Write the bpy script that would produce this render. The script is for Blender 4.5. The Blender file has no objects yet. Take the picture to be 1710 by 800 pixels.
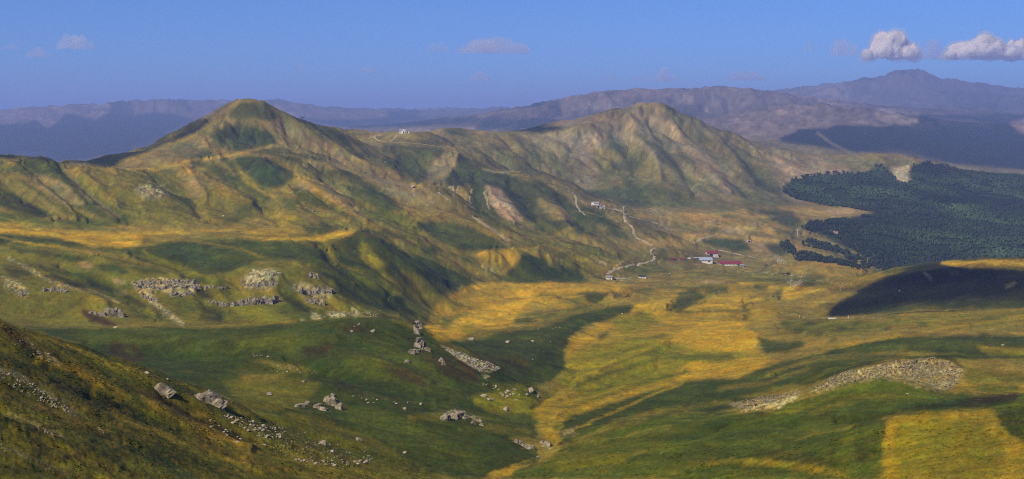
import bpy, bmesh, math, random
import numpy as np
from mathutils import Vector, Matrix
random.seed(7)
RNG = np.random.default_rng(11)
S = bpy.context.scene
COL = S.collection

# ------------------------------------------------------------------ camera
F = 2064.0            # focal length in photo pixels (photo 1710 x 800)
HZ = 200.0            # photo row of the eye level
cam_data = bpy.data.cameras.new('camera')
cam_data.sensor_width = 36.0
cam_data.lens = F / 1710.0 * 36.0
cam_data.shift_y = -(400.0 - HZ) / 1710.0
cam_data.clip_start = 0.5
cam_data.clip_end = 90000.0
cam = bpy.data.objects.new('camera', cam_data)
cam.location = (0, 0, 0)
cam.rotation_euler = (math.radians(90), 0, 0)      # looks along +Y
COL.objects.link(cam)
S.camera = cam

# ------------------------------------------------------------------ light
SUN_EL = math.radians(43)
SUN_AZ = math.radians(-136)    # compass angle from +Y (view) towards +X ; negative = left
sun_dir = Vector((math.sin(SUN_AZ) * math.cos(SUN_EL), math.cos(SUN_AZ) * math.cos(SUN_EL), math.sin(SUN_EL)))
sd = bpy.data.lights.new('sun', 'SUN')
sd.energy = 4.2
sd.angle = math.radians(0.5)
sd.color = (1.0, 0.87, 0.66)
sun = bpy.data.objects.new('sun', sd)
sun.rotation_euler = sun_dir.to_track_quat('Z', 'Y').to_euler()
sun.location = (0, 0, 500)
COL.objects.link(sun)

W = bpy.data.worlds.new('World')
S.world = W
W.use_nodes = True
nt = W.node_tree
bgn = nt.nodes['Background']
sky = nt.nodes.new('ShaderNodeTexSky')
sky.sky_type = 'NISHITA'
sky.sun_disc = False
sky.sun_elevation = SUN_EL
sky.sun_rotation = SUN_AZ
sky.altitude = 1800
sky.air_density = 1.0
sky.dust_density = 0.3
sky.ozone_density = 3.0
tint = nt.nodes.new('ShaderNodeMix')
tint.data_type = 'RGBA'
tint.blend_type = 'MULTIPLY'
tint.inputs[0].default_value = 1.0
tint.inputs[7].default_value = (0.34, 0.61, 1.12, 1)
nt.links.new(sky.outputs[0], tint.inputs[6])
nt.links.new(tint.outputs[2], bgn.inputs[0])
bgn.inputs[1].default_value = 0.072

S.view_settings.view_transform = 'Standard'
S.view_settings.look = 'None'
S.view_settings.exposure = 0.5
S.view_settings.gamma = 1.0
S.cycles.volume_bounces = 2
S.cycles.max_bounces = 8
S.cycles.transparent_max_bounces = 16
S.cycles.use_denoising = False
S.cycles.use_adaptive_sampling = False
S.cycles.filter_width = 1.15

# ------------------------------------------------------------------ numpy noise
def hsh(ix, iy, seed):
    ix = ix.astype(np.int64).astype(np.uint32); iy = iy.astype(np.int64).astype(np.uint32)
    h = ix * np.uint32(374761393) + iy * np.uint32(668265263) + np.uint32((seed * 2246822519) & 0xffffffff)
    h = (h ^ (h >> np.uint32(13))) * np.uint32(1274126177)
    h = h ^ (h >> np.uint32(16))
    return h

def h01(ix, iy, seed):
    return (hsh(ix, iy, seed) & np.uint32(0xffffff)).astype(np.float32) / np.float32(16777216.0)

def vnoise(x, y, seed=0):
    xi = np.floor(x); yi = np.floor(y)
    fx = (x - xi).astype(np.float32); fy = (y - yi).astype(np.float32)
    fx = fx * fx * fx * (fx * (fx * 6 - 15) + 10); fy = fy * fy * fy * (fy * (fy * 6 - 15) + 10)
    a = h01(xi, yi, seed); b = h01(xi + 1, yi, seed); c = h01(xi, yi + 1, seed); d = h01(xi + 1, yi + 1, seed)
    return (a + (b - a) * fx) * (1 - fy) + (c + (d - c) * fx) * fy - 0.5

def fbm(x, y, o=4, seed=0, g=0.5):
    r = 0; a = 1.0; s = 0
    for i in range(o):
        r = r + a * vnoise(x * 2 ** i + 17.3 * i, y * 2 ** i - 9.1 * i, seed + i * 31); s += a; a *= g
    return r * (2.0 / s)

def sstep(a, b, x):
    t = np.clip((x - a) / (b - a), 0, 1)
    return t * t * (3 - 2 * t)
# ------------------------------------------------------------------ relief: lines of ground measured as (column, row, distance in m)
LINES = [
 # under the camera
 [(-500,900,5),(855,900,5),(2200,900,5)],
 [(-500,960,20),(855,980,20),(2200,1000,20)],
 [(-500,800,60),(0,930,60),(855,1050,60),(2200,1100,60)],
 # foreground left slope
 [(-500,640,90),(-200,760,95),(0,800,110),(150,800,135),(300,800,165),(450,800,200),(600,800,250),(700,800,290),(850,800,330)],
 [(-400,520,150),(0,660,165),(150,700,185),(300,740,205),(450,772,230)],
 [(-400,420,210),(0,600,200),(100,640,215),(250,680,235),(400,735,255)],
 [(-500,350,250),(-200,470,240),(0,535,235),(60,560,245),(130,595,255),(200,615,262),(250,625,270),(300,640,280),(360,658,290),(420,690,300),(480,722,300),(560,762,300),(640,790,300)],
 [(-400,520,380),(0,610,380),(130,635,390),(250,645,385),(330,662,370)],
 [(420,668,360),(500,700,350),(600,735,345),(700,755,345),(800,770,350),(860,782,345)],
 # mound with crag
 [(380,648,430),(450,624,450),(520,630,450),(600,655,440),(680,680,430)],
 [(440,634,500),(520,638,505)],
 [(500,685,385),(600,705,380),(700,722,385),(790,735,390)],
 # big green spur with the pinnacle
 [(-400,470,640),(0,545,640),(60,549,640),(150,547,640),(250,546,650),(400,546,650),(480,540,640),(560,531,630),(640,528,620),(690,541,610),(730,572,590),(770,598,570),(820,633,545),(850,665,515),(875,690,480)],
 [(-300,520,520),(0,575,520),(130,590,540),(300,600,540),(400,600,530),(500,598,530),(600,615,505),(700,640,490),(780,668,470)],
 [(640,682,418),(720,692,412),(800,714,402),(850,745,380),(885,772,358)],
 [(0,560,710),(250,555,730),(400,550,760),(480,552,760),(560,548,760),(640,556,760),(690,585,700)],
 # slope behind the pinnacle
 [(740,571,700),(800,567,800),(860,546,900),(940,530,980),(1000,517,1050),(1065,508,1110)],
 [(820,602,650),(850,572,790),(880,600,690),(900,570,800),(960,550,920)],
 [(890,776,355),(900,765,370),(930,740,400),(920,710,440),(905,680,500),(900,655,580),(925,640,640),(945,620,700),(942,600,750),(962,578,830),(990,560,910),(1040,540,1010)],
 [(855,800,325),(900,776,342),(960,742,378),(1040,706,410),(1100,697,430)],
 # right foreground
 [(900,800,312),(1000,800,290),(1150,800,270),(1300,800,250),(1500,800,225),(1710,800,200),(2200,800,170)],
 [(1100,697,430),(1200,691,420),(1250,690,412),(1330,665,402),(1400,643,395),(1470,630,390),(1530,641,385),(1580,658,380),(1640,661,385),(1710,656,400),(2200,620,420)],
 [(1000,760,330),(1150,740,330),(1300,730,325),(1420,715,315)],
 [(1450,705,290),(1480,693,290),(1600,683,292),(1700,671,300),(2100,650,310)],
 [(1480,720,268),(1600,715,262),(1710,710,255),(2100,700,245)],
 [(1230,672,500),(1300,664,510),(1370,635,515),(1430,612,518),(1500,602,520),(1560,596,525),(1600,610,515),(1615,630,490)],
 [(1260,690,455),(1300,688,455),(1400,666,445),(1500,655,440),(1570,664,435),(1620,652,440)],
 [(1610,648,450),(1660,645,460),(1710,640,470),(2100,600,500)],
 [(1000,706,440),(1100,668,520),(1200,650,560),(1280,640,570)],
 [(1200,634,610),(1350,600,640),(1500,578,650),(1650,590,610),(1710,598,600),(2200,560,600)],
 [(950,700,470),(1000,678,530),(1100,640,620),(1200,610,700),(1250,590,780)],
 [(1250,600,760),(1300,592,750),(1400,575,740),(1500,560,740),(1600,560,740),(1710,560,730),(2200,530,730)],
 [(1240,570,850),(1290,576,825),(1330,566,830)],
 [(1150,560,860),(1190,545,950),(1240,541,960),(1300,535,950),(1380,531,945),(1450,529,935),(1500,524,920),(1600,519,905),(1710,514,885),(2200,490,840)],
 [(1100,600,730),(1020,600,765),(1050,560,890),(1100,530,1060)],
 # dark hill
 [(1330,530,1120),(1370,527,1150),(1400,505,1200),(1440,482,1250),(1480,462,1290),(1520,447,1310),(1560,440,1330),(1600,446,1300),(1710,452,1260),(2200,440,1200)],
 [(1580,439,1430),(1640,440,1450),(1710,437,1450),(2200,420,1450)],
 [(1450,512,1160),(1550,490,1165),(1650,482,1150),(1710,480,1130),(2200,470,1050)],
 [(1400,534,1060),(1500,536,1030),(1600,528,1010),(1710,522,990),(2200,510,940)],
 [(1500,495,1700),(1600,510,1800),(1710,520,1900),(2200,520,1900)],
 # plain
 [(715,562,980),(800,561,1000),(860,541,1050)],
 [(770,530,1110),(800,525,1130),(860,526,1130)],
 [(700,522,1120),(800,502,1230),(900,500,1260),(980,498,1270),(1050,505,1240)],
 [(735,494,1215),(765,480,1300),(800,473,1380),(900,470,1410),(980,474,1400),(1030,481,1340)],
 [(800,475,1430),(900,475,1450),(980,477,1450)],
 [(1020,492,1300),(1060,490,1340)],
 [(1100,505,1240),(1180,498,1260),(1260,505,1200),(1300,520,1090)],
 [(1100,480,1450),(1170,480,1420),(1250,478,1400),(1330,485,1300),(1390,478,1340)],
 [(1010,466,1590),(1070,464,1660),(1150,462,1680),(1250,462,1620),(1350,464,1560),(1430,466,1500)],
 [(1040,442,1800),(1100,446,1830),(1180,440,1960),(1240,444,1940),(1320,443,1900),(1380,439,1890),(1440,448,1860),(1465,461,1800)],
 [(1380,446,2050),(1440,462,2100),(1500,480,2100)],
 [(1090,415,1970),(1180,425,2070),(1250,428,2070)],
 # left middle slopes
 [(-400,360,1150),(0,386,1180),(100,397,1180),(200,397,1190),(300,389,1230),(400,393,1230),(500,396,1225),(560,389,1240),(595,383,1250)],
 [(-400,350,1280),(0,373,1280),(150,379,1300),(300,381,1330),(420,386,1350),(540,384,1400)],
 [(600,392,1330),(640,410,1330)],
 [(-400,400,1000),(0,430,1020),(100,438,1005),(180,426,1030),(240,414,1090),(330,405,1140),(400,418,1110),(500,415,1130),(580,420,1160),(650,440,1160),(700,462,1190),(745,462,1300),(785,472,1360)],
 [(300,450,1000),(400,442,1010),(480,443,1020),(560,458,1030),(620,478,1040),(680,500,1100),(700,515,1110)],
 [(220,470,935),(270,466,935),(330,470,930),(400,452,965),(460,450,965),(520,455,972),(560,480,965)],
 [(250,494,905),(330,496,905)],[(360,492,920),(465,490,920)],[(360,511,895),(465,509,895)],
 [(-300,450,880),(0,468,900),(100,480,885),(150,508,845),(205,529,820)],
 [(0,500,850),(60,528,820)],
 [(230,535,805),(300,537,800),(400,541,805),(500,536,830),(570,530,880),(620,525,950),(690,528,1090)],
 [(600,485,1030),(640,500,1040),(690,545,960)],
 # left ridge
 [(-500,225,1700),(-200,245,1680),(0,261,1650),(60,265,1640),(110,271,1640),(150,276,1630),(180,283,1610),(215,300,1560),(245,322,1490),(280,345,1430),(330,368,1370)],
 [(-400,300,1450),(0,318,1460),(60,325,1455),(120,330,1450),(180,335,1450)],
 [(-300,300,2000),(0,300,2000),(100,310,2100),(150,315,2150)],
 [(-500,430,2800),(0,420,2700),(150,400,2700)],
 # peak
 [(186,285,1740),(215,271,1850),(260,250,1950),(300,237,2020),(330,222,2080),(355,206,2130),(375,187,2170),(393,167,2195),(402,162,2200),(420,162,2205),(442,167,2205),(460,184,2215),(480,198,2240),(505,203,2300),(530,206,2330),(560,215,2380),(585,228,2420),(600,238,2450)],
 [(300,330,2500),(400,300,2650),(480,290,2750)],
 [(355,245,2010),(385,248,2010),(430,244,2020)],
 [(240,285,1740),(290,278,1780),(330,266,1850),(370,262,1880),(400,256,1900),(440,253,1910)],
 [(400,258,1880),(440,258,1860),(465,268,1830),(485,282,1800),(500,298,1765),(540,320,1680),(580,345,1600),(620,365,1520)],
 [(440,318,1660),(470,316,1670)],
 [(500,330,1600),(475,326,1610),(462,342,1530),(475,365,1440),(470,380,1380)],
 [(370,266,1850),(385,288,1770),(420,308,1690),(455,335,1570)],
 [(300,275,1760),(300,310,1620),(322,340,1520),(345,365,1430)],
 [(260,300,1660),(280,320,1580)],[(345,315,1620),(380,330,1570),(420,350,1500)],
 [(500,240,2110),(530,258,2060),(560,285,1960)],
 [(450,235,2110),(490,255,2000),(530,285,1880),(580,320,1790),(640,350,1700)],
 [(505,204,2300),(560,240,2210),(600,264,2130),(650,298,2010),(700,314,1955),(740,324,1905),(752,334,1870),(780,354,1800),(820,380,1720),(860,403,1640),(890,414,1580)],
 [(540,345,1610),(600,362,1540),(660,385,1490),(720,412,1470)],
 [(690,372,1650),(740,356,1750),(790,373,1710),(840,400,1630),(875,418,1590)],
 [(720,390,1590),(780,395,1610),(820,412,1570)],
 [(800,426,1520),(860,421,1560),(875,440,1520)],
 [(760,440,1450),(830,456,1490),(900,461,1500),(960,468,1500)],
 [(610,241,2480),(640,282,2230),(680,304,2150),(720,320,2080),(755,342,1980),(790,361,1900),(830,380,1800),(870,400,1720),(910,415,1660)],
 # second ridge with the hut and the lift station
 [(575,216,2950),(590,213,2950),(615,219,2950),(640,223,2800),(665,219,2700),(700,222,2690)],
 [(640,236,2600),(700,240,2580),(740,246,2550),(780,256,2500),(830,280,2450),(870,291,2420),(900,294,2400),(930,306,2370),(955,322,2320),(975,335,2280),(1000,346,2240),(1040,356,2200),(1055,376,2120),(1065,400,2030)],
 [(660,270,2370),(700,282,2320),(740,300,2220),(800,322,2120),(850,342,2050),(900,370,1950)],
 [(760,275,2400),(790,300,2250),(820,325,2130)],
 [(880,320,2240),(930,345,2140),(980,370,2060),(1030,395,2000)],
 [(800,352,1970),(850,376,1860),(900,396,1790),(950,411,1760),(1000,426,1760),(1040,428,1850)],
 [(905,437,1560),(950,441,1600),(1000,447,1640)],
 [(800,270,2680),(850,291,2720),(900,302,2750),(950,322,2650),(1000,343,2480),(1040,352,2450)],
 # back ridge and second peak
 [(700,226,3000),(750,211,3050),(790,217,3050),(850,220,3100),(895,226,3150),(930,221,3200),(962,209,3220),(985,206,3250),(1020,191,3320),(1055,176,3380),(1083,168,3400),(1110,179,3400),(1140,196,3400),(1200,222,3400),(1260,243,3400),(1300,250,3400),(1350,262,3420),(1390,266,3450),(1430,257,3500),(1460,254,3520),(1500,258,3550),(1550,271,3600),(1600,288,3600),(1650,292,3600),(1710,294,3600),(2200,310,3600)],
 [(740,234,2900),(850,254,2900),(900,268,2900),(950,290,2850),(1000,322,2700)],
 [(985,215,3180),(1000,250,3060),(1050,290,2900)],[(1020,240,3120),(1080,225,3200),(1130,245,3150)],
 [(1083,175,3390),(1110,230,3180),(1150,270,3000),(1190,300,2880),(1230,325,2760)],
 [(1080,285,2900),(1100,320,2700)],[(1150,240,3220),(1220,280,3080),(1260,315,2880)],
 [(1270,270,3250),(1300,300,3050),(1300,335,2780)],
 [(1350,300,3130),(1350,325,2930),(1350,350,2700)],
 [(1050,352,2450),(1100,350,2480),(1200,356,2450),(1300,366,2450)],
 [(1400,350,2760),(1440,356,2700),(1470,362,2680)],
 [(1100,385,2220),(1150,376,2300),(1230,385,2280),(1300,395,2280),(1340,408,2220)],
 [(1250,415,2120),(1320,425,2080)],
 [(1400,312,3000),(1500,320,3050),(1600,325,3100),(1710,325,3200),(2200,325,3200)],
 [(1380,389,2400),(1500,389,2480),(1600,389,2560),(1710,389,2600),(2200,389,2600)],
 [(1380,425,2200),(1450,430,2250),(1500,435,2280),(1600,435,2320),(1710,440,2350),(2200,440,2350)],
 [(1550,480,2050),(1710,480,2080),(2200,480,2080)],
 # behind the near mountains
 [(-500,520,3800),(0,480,3800),(400,380,3700),(590,300,3600),(750,270,3600),(900,275,3800),(1085,260,3950),(1300,310,3950),(1460,310,4100),(1710,340,4200),(2200,340,4200)],
 # far country
 [(-500,400,5200),(0,380,5200),(400,350,5200),(800,330,5200),(1000,290,5000),(1150,260,4700),(1250,236,4900),(1350,240,4950),(1450,258,4900),(1550,270,5000),(1710,290,5000),(2200,300,5000)],
 [(-500,300,7500),(0,290,7500),(300,285,7500),(600,270,7500),(800,255,7500)],
 [(870,225,6900),(905,214,7100),(940,200,7500),(965,186,7800),(990,168,8000),(1000,160,8100),(1018,150,8200),(1044,161,8300),(1075,144,8500),(1105,155,8600),(1150,145,8700),(1200,143,8800),(1250,146,8900),(1290,156,9000),(1340,161,9000),(1400,170,9000)],
 [(1000,205,7000),(1100,200,7000),(1180,212,5700)],
 [(1180,205,6200),(1230,192,6300),(1280,180,6400),(1320,172,6500),(1400,174,6600),(1450,180,6700),(1520,190,6800),(1535,200,6700)],
 [(1560,193,8200),(1620,192,8500),(1680,196,8500),(1710,200,8400),(2200,205,8400)],
 [(1400,200,6000),(1500,215,6000),(1600,225,6300),(1710,230,6300),(2200,230,6300)],
 [(1200,235,7400),(1300,215,7600),(1450,215,7600)],
 [(1150,190,10500),(1350,185,10500),(1500,185,10500),(1710,190,10500),(2200,190,10500)],
 [(1340,168,13000),(1390,162,13200),(1440,146,13500),(1476,125,14000),(1498,109,14000),(1514,106,14000),(1538,121,14000),(1580,141,13800),(1610,151,13500),(1660,154,13500),(1710,157,13500),(2200,175,13500)],
 [(-500,215,12000),(0,198,12000),(30,190,12000),(65,183,12000),(110,175,12000),(160,180,12100),(200,192,12200),(225,175,12500),(250,163,12500),(290,168,12500),(320,186,12500),(350,182,12700),(375,170,13000),(400,172,13000),(460,166,13000),(500,178,13000),(560,181,13500),(620,184,14000),(650,191,14000)],
 [(-500,240,9500),(0,225,9500),(100,215,9800),(250,215,10000),(400,215,10500),(600,215,11000)],
 [(690,186,17500),(710,180,17500),(780,184,17500),(820,190,18000),(900,194,19000)],
 [(700,210,12000),(850,212,12000),(950,205,11500)],
 [(-500,199,19000),(0,199,19000),(500,198,19000),(1000,196,19000),(1500,196,19000),(2200,196,19000)],
 [(-500,199.5,32000),(0,199.5,32000),(700,199.5,32000),(1500,199.5,32000),(2200,199.5,32000)],
]
KA = 0.8
def densify(line, st=0.022):
    out = []
    P = [(u / F * KA, math.log(D), v) for u, v, D in line]
    for p, q in zip(P[:-1], P[1:]):
        d = math.hypot(p[0] - q[0], p[1] - q[1])
        inside = -120 < p[0] / KA * F < 1830 or -120 < q[0] / KA * F < 1830
        n = max(1, int(d / (st if inside else 0.06)))
        for i in range(n):
            t = i / n
            out.append(tuple(p[k] + (q[k] - p[k]) * t for k in range(3)))
    out.append(P[-1])
    return out
CP = np.array(sorted(set(sum([densify(l) for l in LINES], []))))
# merge near duplicates
keep = []
for i in range(len(CP)):
    if all((CP[i, 0] - CP[j, 0]) ** 2 + (CP[i, 1] - CP[j, 1]) ** 2 > 0.004 ** 2 for j in keep[-40:]):
        keep.append(i)
CP = CP[keep]
def kern(d2):
    return -np.sqrt(d2 + 0.006 ** 2)
_n = len(CP)
d2 = (CP[:, None, 0] - CP[None, :, 0]) ** 2 + (CP[:, None, 1] - CP[None, :, 1]) ** 2
A = np.zeros((_n + 3, _n + 3))
A[:_n, :_n] = kern(d2) + np.eye(_n) * 0.0015
Pm = np.c_[np.ones(_n), CP[:, 0], CP[:, 1]]
A[:_n, _n:] = Pm; A[_n:, :_n] = Pm.T
wts = np.linalg.solve(A, np.r_[CP[:, 2], 0, 0, 0])
print('relief points', _n)
U0, U1, B0, B1 = -500.0, 2200.0, math.log(5.0), math.log(32000.0)
NUc, NBc = 361, 640
gu = np.linspace(U0, U1, NUc)
# coarse rows: finer where the country is seen
gb = np.r_[np.linspace(B0, math.log(90), 40, endpoint=False), np.linspace(math.log(90), math.log(4500), 470, endpoint=False), np.linspace(math.log(4500), B1, 130)]
GC = np.zeros((len(gb), NUc))
for r in range(len(gb)):
    dd = (gu[:, None] / F * KA - CP[None, :, 0]) ** 2 + (gb[r] - CP[None, :, 1]) ** 2
    GC[r] = kern(dd) @ wts[:_n] + wts[_n] + wts[_n + 1] * gu / F * KA + wts[_n + 2] * gb[r]
# soften once so that measured lines do not crease the ground
def blur(a, k=1):
    for _ in range(k):
        p = np.pad(a, 1, mode='edge')
        a = (p[:-2, 1:-1] + p[2:, 1:-1] + p[1:-1, :-2] + p[1:-1, 2:] + 4 * p[1:-1, 1:-1]) / 8
    return a
GC = blur(GC, 2)
def cubw(t):
    return [(-t ** 3 + 3 * t ** 2 - 3 * t + 1) / 6, (3 * t ** 3 - 6 * t ** 2 + 4) / 6, (-3 * t ** 3 + 3 * t ** 2 + 3 * t + 1) / 6, t ** 3 / 6]
def base_v(cols, rows_b):
    """smooth (B-spline) value of the relief at lattice cols x rows"""
    fr = np.interp(rows_b, gb, np.arange(len(gb)))
    fc = (cols - U0) / (U1 - U0) * (NUc - 1)
    ir = np.clip(np.floor(fr).astype(int), 0, len(gb) - 2); tr = fr - ir
    ic = np.clip(np.floor(fc).astype(int), 0, NUc - 2); tc = fc - ic
    wr = cubw(tr); wc = cubw(tc)
    tmp = sum(wr[k][:, None] * GC[np.clip(ir + k - 1, 0, len(gb) - 1)] for k in range(4))
    return sum(wc[k][None, :] * tmp[:, np.clip(ic + k - 1, 0, NUc - 1)] for k in range(4))

# ---- lattice of the ground mesh: columns fan out from the viewpoint, rows by distance
cols = np.r_[np.linspace(U0, -70, 40, endpoint=False), np.linspace(-70, 1780, 1090), np.linspace(1780, U1, 40)[1:]]
bt = np.linspace(B0, B1, 4000)
Vt = base_v(np.linspace(0, 1710, 60), bt)
sp = np.abs(np.diff(Vt, axis=0)) / (bt[1] - bt[0])
# count only what can be seen
vis = np.minimum.accumulate(np.where(Vt > 830, 830, Vt), axis=0)[1:] >= Vt[1:] - 6
sp = sp * vis
dens = np.sqrt((sp ** 2).mean(axis=1)) + 45
dens = np.convolve(np.pad(dens, 20, mode='edge'), np.ones(41) / 41, 'valid')
dens[bt[1:] < math.log(85)] = 25
far = sstep(math.log(4300), math.log(5000), bt[1:])
dens = dens * (1 - 0.3 * far)
cum = np.r_[0, np.cumsum(dens)]; cum /= cum[-1]
NR = 1000
rows = np.interp(np.linspace(0, 1, NR), cum, bt)
V = base_v(cols, rows).astype(np.float64)
UU, BB = np.meshgrid(cols, rows)
DD = np.exp(BB)

def grad(Vx):
    """downhill vector in the (x/D, ln D) plane, = world slope"""
    vb = np.gradient(Vx, rows, axis=0)
    va = np.gradient(Vx, cols, axis=1)
    return (-va).astype(np.float32), (-((Vx - HZ) + vb) / F).astype(np.float32)
# ---- erosion: gullies run straight down the slope
def erode(Vx, freq, amp, seed, gx, gy, fade):
    x = (UU / F * freq).astype(np.float32); y = (BB * freq).astype(np.float32)
    sl = np.sqrt(gx * gx + gy * gy) + 1e-5
    dx = -gy / sl; dy = gx / sl            # across the slope
    xi = np.floor(x); yi = np.floor(y)
    ac = np.zeros_like(x); as_ = np.zeros_like(x); wsum = np.zeros_like(x) + 1e-4
    for i in range(-1, 2):
        for j in range(-1, 2):
            cx = xi + i; cy = yi + j
            px = cx + h01(cx, cy, seed); py = cy + h01(cx, cy, seed + 7)
            vx_ = x - px; vy_ = y - py
            w = np.exp(-(vx_ * vx_ + vy_ * vy_) * 2.2)
            ph = (vx_ * dx + vy_ * dy) * 5.2 + 6.28 * h01(cx, cy, seed + 13)
            ac += np.cos(ph) * w; as_ += np.sin(ph) * w; wsum += w
    ac /= wsum; as_ /= wsum
    ac = ac + .35 * (ac * ac - .4)
    return ac * fade
WV = (fbm(UU / F * 9, BB * 9, 3, 5)).astype(np.float32)
gx, gy = grad(V)
slope = np.sqrt(gx * gx + gy * gy)
gul = np.zeros_like(V)
EB = 1 + 0.55 * sstep(7.1, 7.4, BB)
for pu, pd, pr in ((415, 2205, 38), (530, 2335, 30), (1083, 3395, 12)):
    EB = EB * (1 - .85 * np.exp(-((UU - pu) / pr) ** 2 - ((BB - math.log(pd)) / .035) ** 2))
nearf = sstep(4.3, 5.6, BB)
AMP = dict()
for k, (fr, am) in enumerate([(16, 6.5), (34, 4.4), (75, 2.1), (150, 0.9)]):
    fade = sstep(0.10, 0.42, slope) * am * (0.55 + 0.9 * np.clip(0.5 + fbm(UU / F * fr * .35, BB * fr * .35, 2, 90 + k), 0, 1))
    # calmer on the smooth grass domes near by
    calm = 1 - 0.55 * sstep(6.9, 6.2, BB)
    e = erode(V, fr, am, 40 + k, gx, gy, fade * calm)
    farf = 1 - 0.05 * sstep(8.3, 8.8, BB)
    V = V + e * farf * EB
    gul = gul + e / am * (0.5 ** k)
    gx, gy = grad(V)
# ---- folds seen in the photograph: (depth in px, half width in px, points); + is a gully, - a rib
FOLDS = [
 (-2,12,(392,168),(418,164),(442,169)),(2,10,(352,209),(376,190)),(3,9,(462,190),(482,202)),(-7,9,(1066,175),(1083,171),(1098,178)),(4,10,(1025,193),(1045,184)),(4,10,(1118,188),(1140,200)),
 (6,9,(35,270),(70,300),(110,335),(150,362)),(6,9,(95,270),(130,302),(165,337),(215,366)),(5,9,(-20,290),(40,330),(90,362)),(4,9,(150,287),(190,322),(235,355)),
 (-5,9,(15,268),(60,297),(95,332),(125,358)),(-5,9,(70,272),(110,303),(150,338),(190,366)),(-4,9,(130,282),(165,312),(200,347)),
 (7,14,(372,236),(400,230),(440,236)),(-5,9,(330,228),(350,248),(368,264)),(-5,10,(440,178),(462,212),(480,250)),(5,10,(475,205),(500,232),(540,262)),
 (7,10,(325,274),(375,288),(400,306),(440,332),(460,345)),(-5,9,(345,268),(400,294),(440,322)),(-6,9,(500,299),(545,327),(590,355)),(6,9,(250,288),(290,320),(325,342),(345,365)),(-5,9,(300,278),(325,302),(345,330)),
 (-7,14,(345,326),(380,322),(420,342)),(6,9,(430,332),(442,352),(470,372)),(6,9,(500,337),(540,362),(580,378)),(-6,9,(480,314),(520,332),(570,354),(610,372)),(7,11,(540,292),(590,322),(640,352),(700,385)),(6,9,(450,266),(510,279),(560,302)),(-5,9,(520,266),(570,292),(620,322),(680,357)),
 (6,9,(700,266),(720,287),(740,302)),(6,8,(752,268),(768,292),(790,320)),(-6,8,(768,264),(757,285),(745,302)),(6,9,(790,290),(797,320),(802,348)),(-6,9,(800,302),(830,342),(860,376)),(7,10,(850,304),(880,342),(910,380)),(-5,9,(880,316),(920,352),(950,380)),(6,9,(930,324),(950,352),(975,382)),(-5,8,(650,248),(660,276)),(5,8,(670,262),(690,292)),
 (5,10,(760,243),(800,264),(850,280)),(-5,10,(800,230),(840,252),(880,277)),(6,10,(880,242),(920,264),(960,300)),(-6,11,(985,212),(1000,242),(1020,277)),(7,10,(1020,217),(1045,252),(1060,287)),(-6,10,(1050,197),(1075,237),(1095,272),(1105,300)),(8,10,(1085,202),(1115,247),(1140,282),(1160,320)),(-6,10,(1100,190),(1140,232),(1180,277),(1220,320)),(7,10,(1140,210),(1185,252),(1220,292),(1250,325)),(-5,10,(1180,226),(1220,262),(1260,305)),(6,10,(1215,238),(1250,272),(1285,315)),(-5,10,(1260,252),(1290,287),(1310,315)),(5,9,(962,232),(950,264),(975,300)),
 (7,11,(540,414),(560,442),(600,467),(650,490)),(-6,11,(604,390),(640,417),(690,452),(740,472)),(5,9,(645,405),(700,432),(760,465)),(-5,12,(480,412),(540,442),(590,472)),(6,10,(220,422),(280,442),(350,467)),(-5,10,(160,432),(230,452),(300,457)),(7,11,(100,442),(160,467),(220,502),(260,530)),(-6,11,(60,452),(120,482),(180,510)),(5,10,(330,482),(345,512),(380,532)),(5,10,(470,482),(510,512),(550,528)),
 (6,6,(940,496),(980,504),(1020,498),(1056,490)),(7,8,(1122,516),(1150,505),(1185,492)),(5,6,(1240,500),(1256,520),(1245,532)),(4,5,(857,524),(910,529),(970,514),(1010,512)),(5,7,(890,680),(920,657),(960,632)),(-6,11,(960,642),(1050,602),(1110,577)),(6,10,(940,667),(1020,642),(1100,612)),(-6,10,(930,692),(1040,657),(1140,622)),(6,7,(1167,407),(1200,413),(1250,418)),(-5,6,(1160,399),(1200,394),(1250,401)),(5,8,(1000,427),(1050,422),(1100,431)),(-5,8,(900,417),(950,427),(1000,438)),(6,8,(875,443),(920,452),(970,467)),(-5,8,(800,426),(860,420)),(6,9,(700,403),(760,422),(820,413)),(-6,8,(690,374),(740,360),(790,375),(840,401)),(-5,9,(1290,447),(1380,443),(1440,454)),(5,7,(1215,452),(1300,461),(1380,472)),(5,8,(1260,354),(1310,373),(1340,385)),(-5,7,(1120,360),(1200,367),(1280,383),(1320,400)),(5,7,(1100,374),(1180,381),(1240,392)),
 (7,14,(0,642),(60,670),(130,706),(200,737)),(-8,14,(70,603),(150,635),(230,670),(320,707),(420,750)),(7,14,(150,658),(230,692),(320,730),(400,765)),(-8,14,(0,703),(70,725),(140,757),(200,785)),(6,12,(270,658),(340,702),(420,737)),
 (6,14,(960,750),(1080,727),(1200,712),(1330,702)),(6,12,(1300,627),(1400,595),(1500,583)),(-5,12,(1270,640),(1370,611),(1480,594),(1600,592)),(8,9,(1400,701),(1470,693),(1560,680),(1680,667)),(-6,12,(1430,717),(1500,700),(1600,692)),(5,10,(1150,785),(1220,771),(1330,776),(1420,795)),(6,12,(420,700),(500,725),(600,755),(700,780)),(5,14,(150,575),(260,590),(400,592)),(-5,16,(300,570),(420,575),(560,565)),(7,12,(480,600),(560,625),(640,650),(720,672)),(-5,12,(560,590),(640,610),(720,640)),(5,10,(1300,545),(1400,548),(1500,540)),(-4,12,(1350,560),(1480,550),(1620,545)),
]
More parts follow.
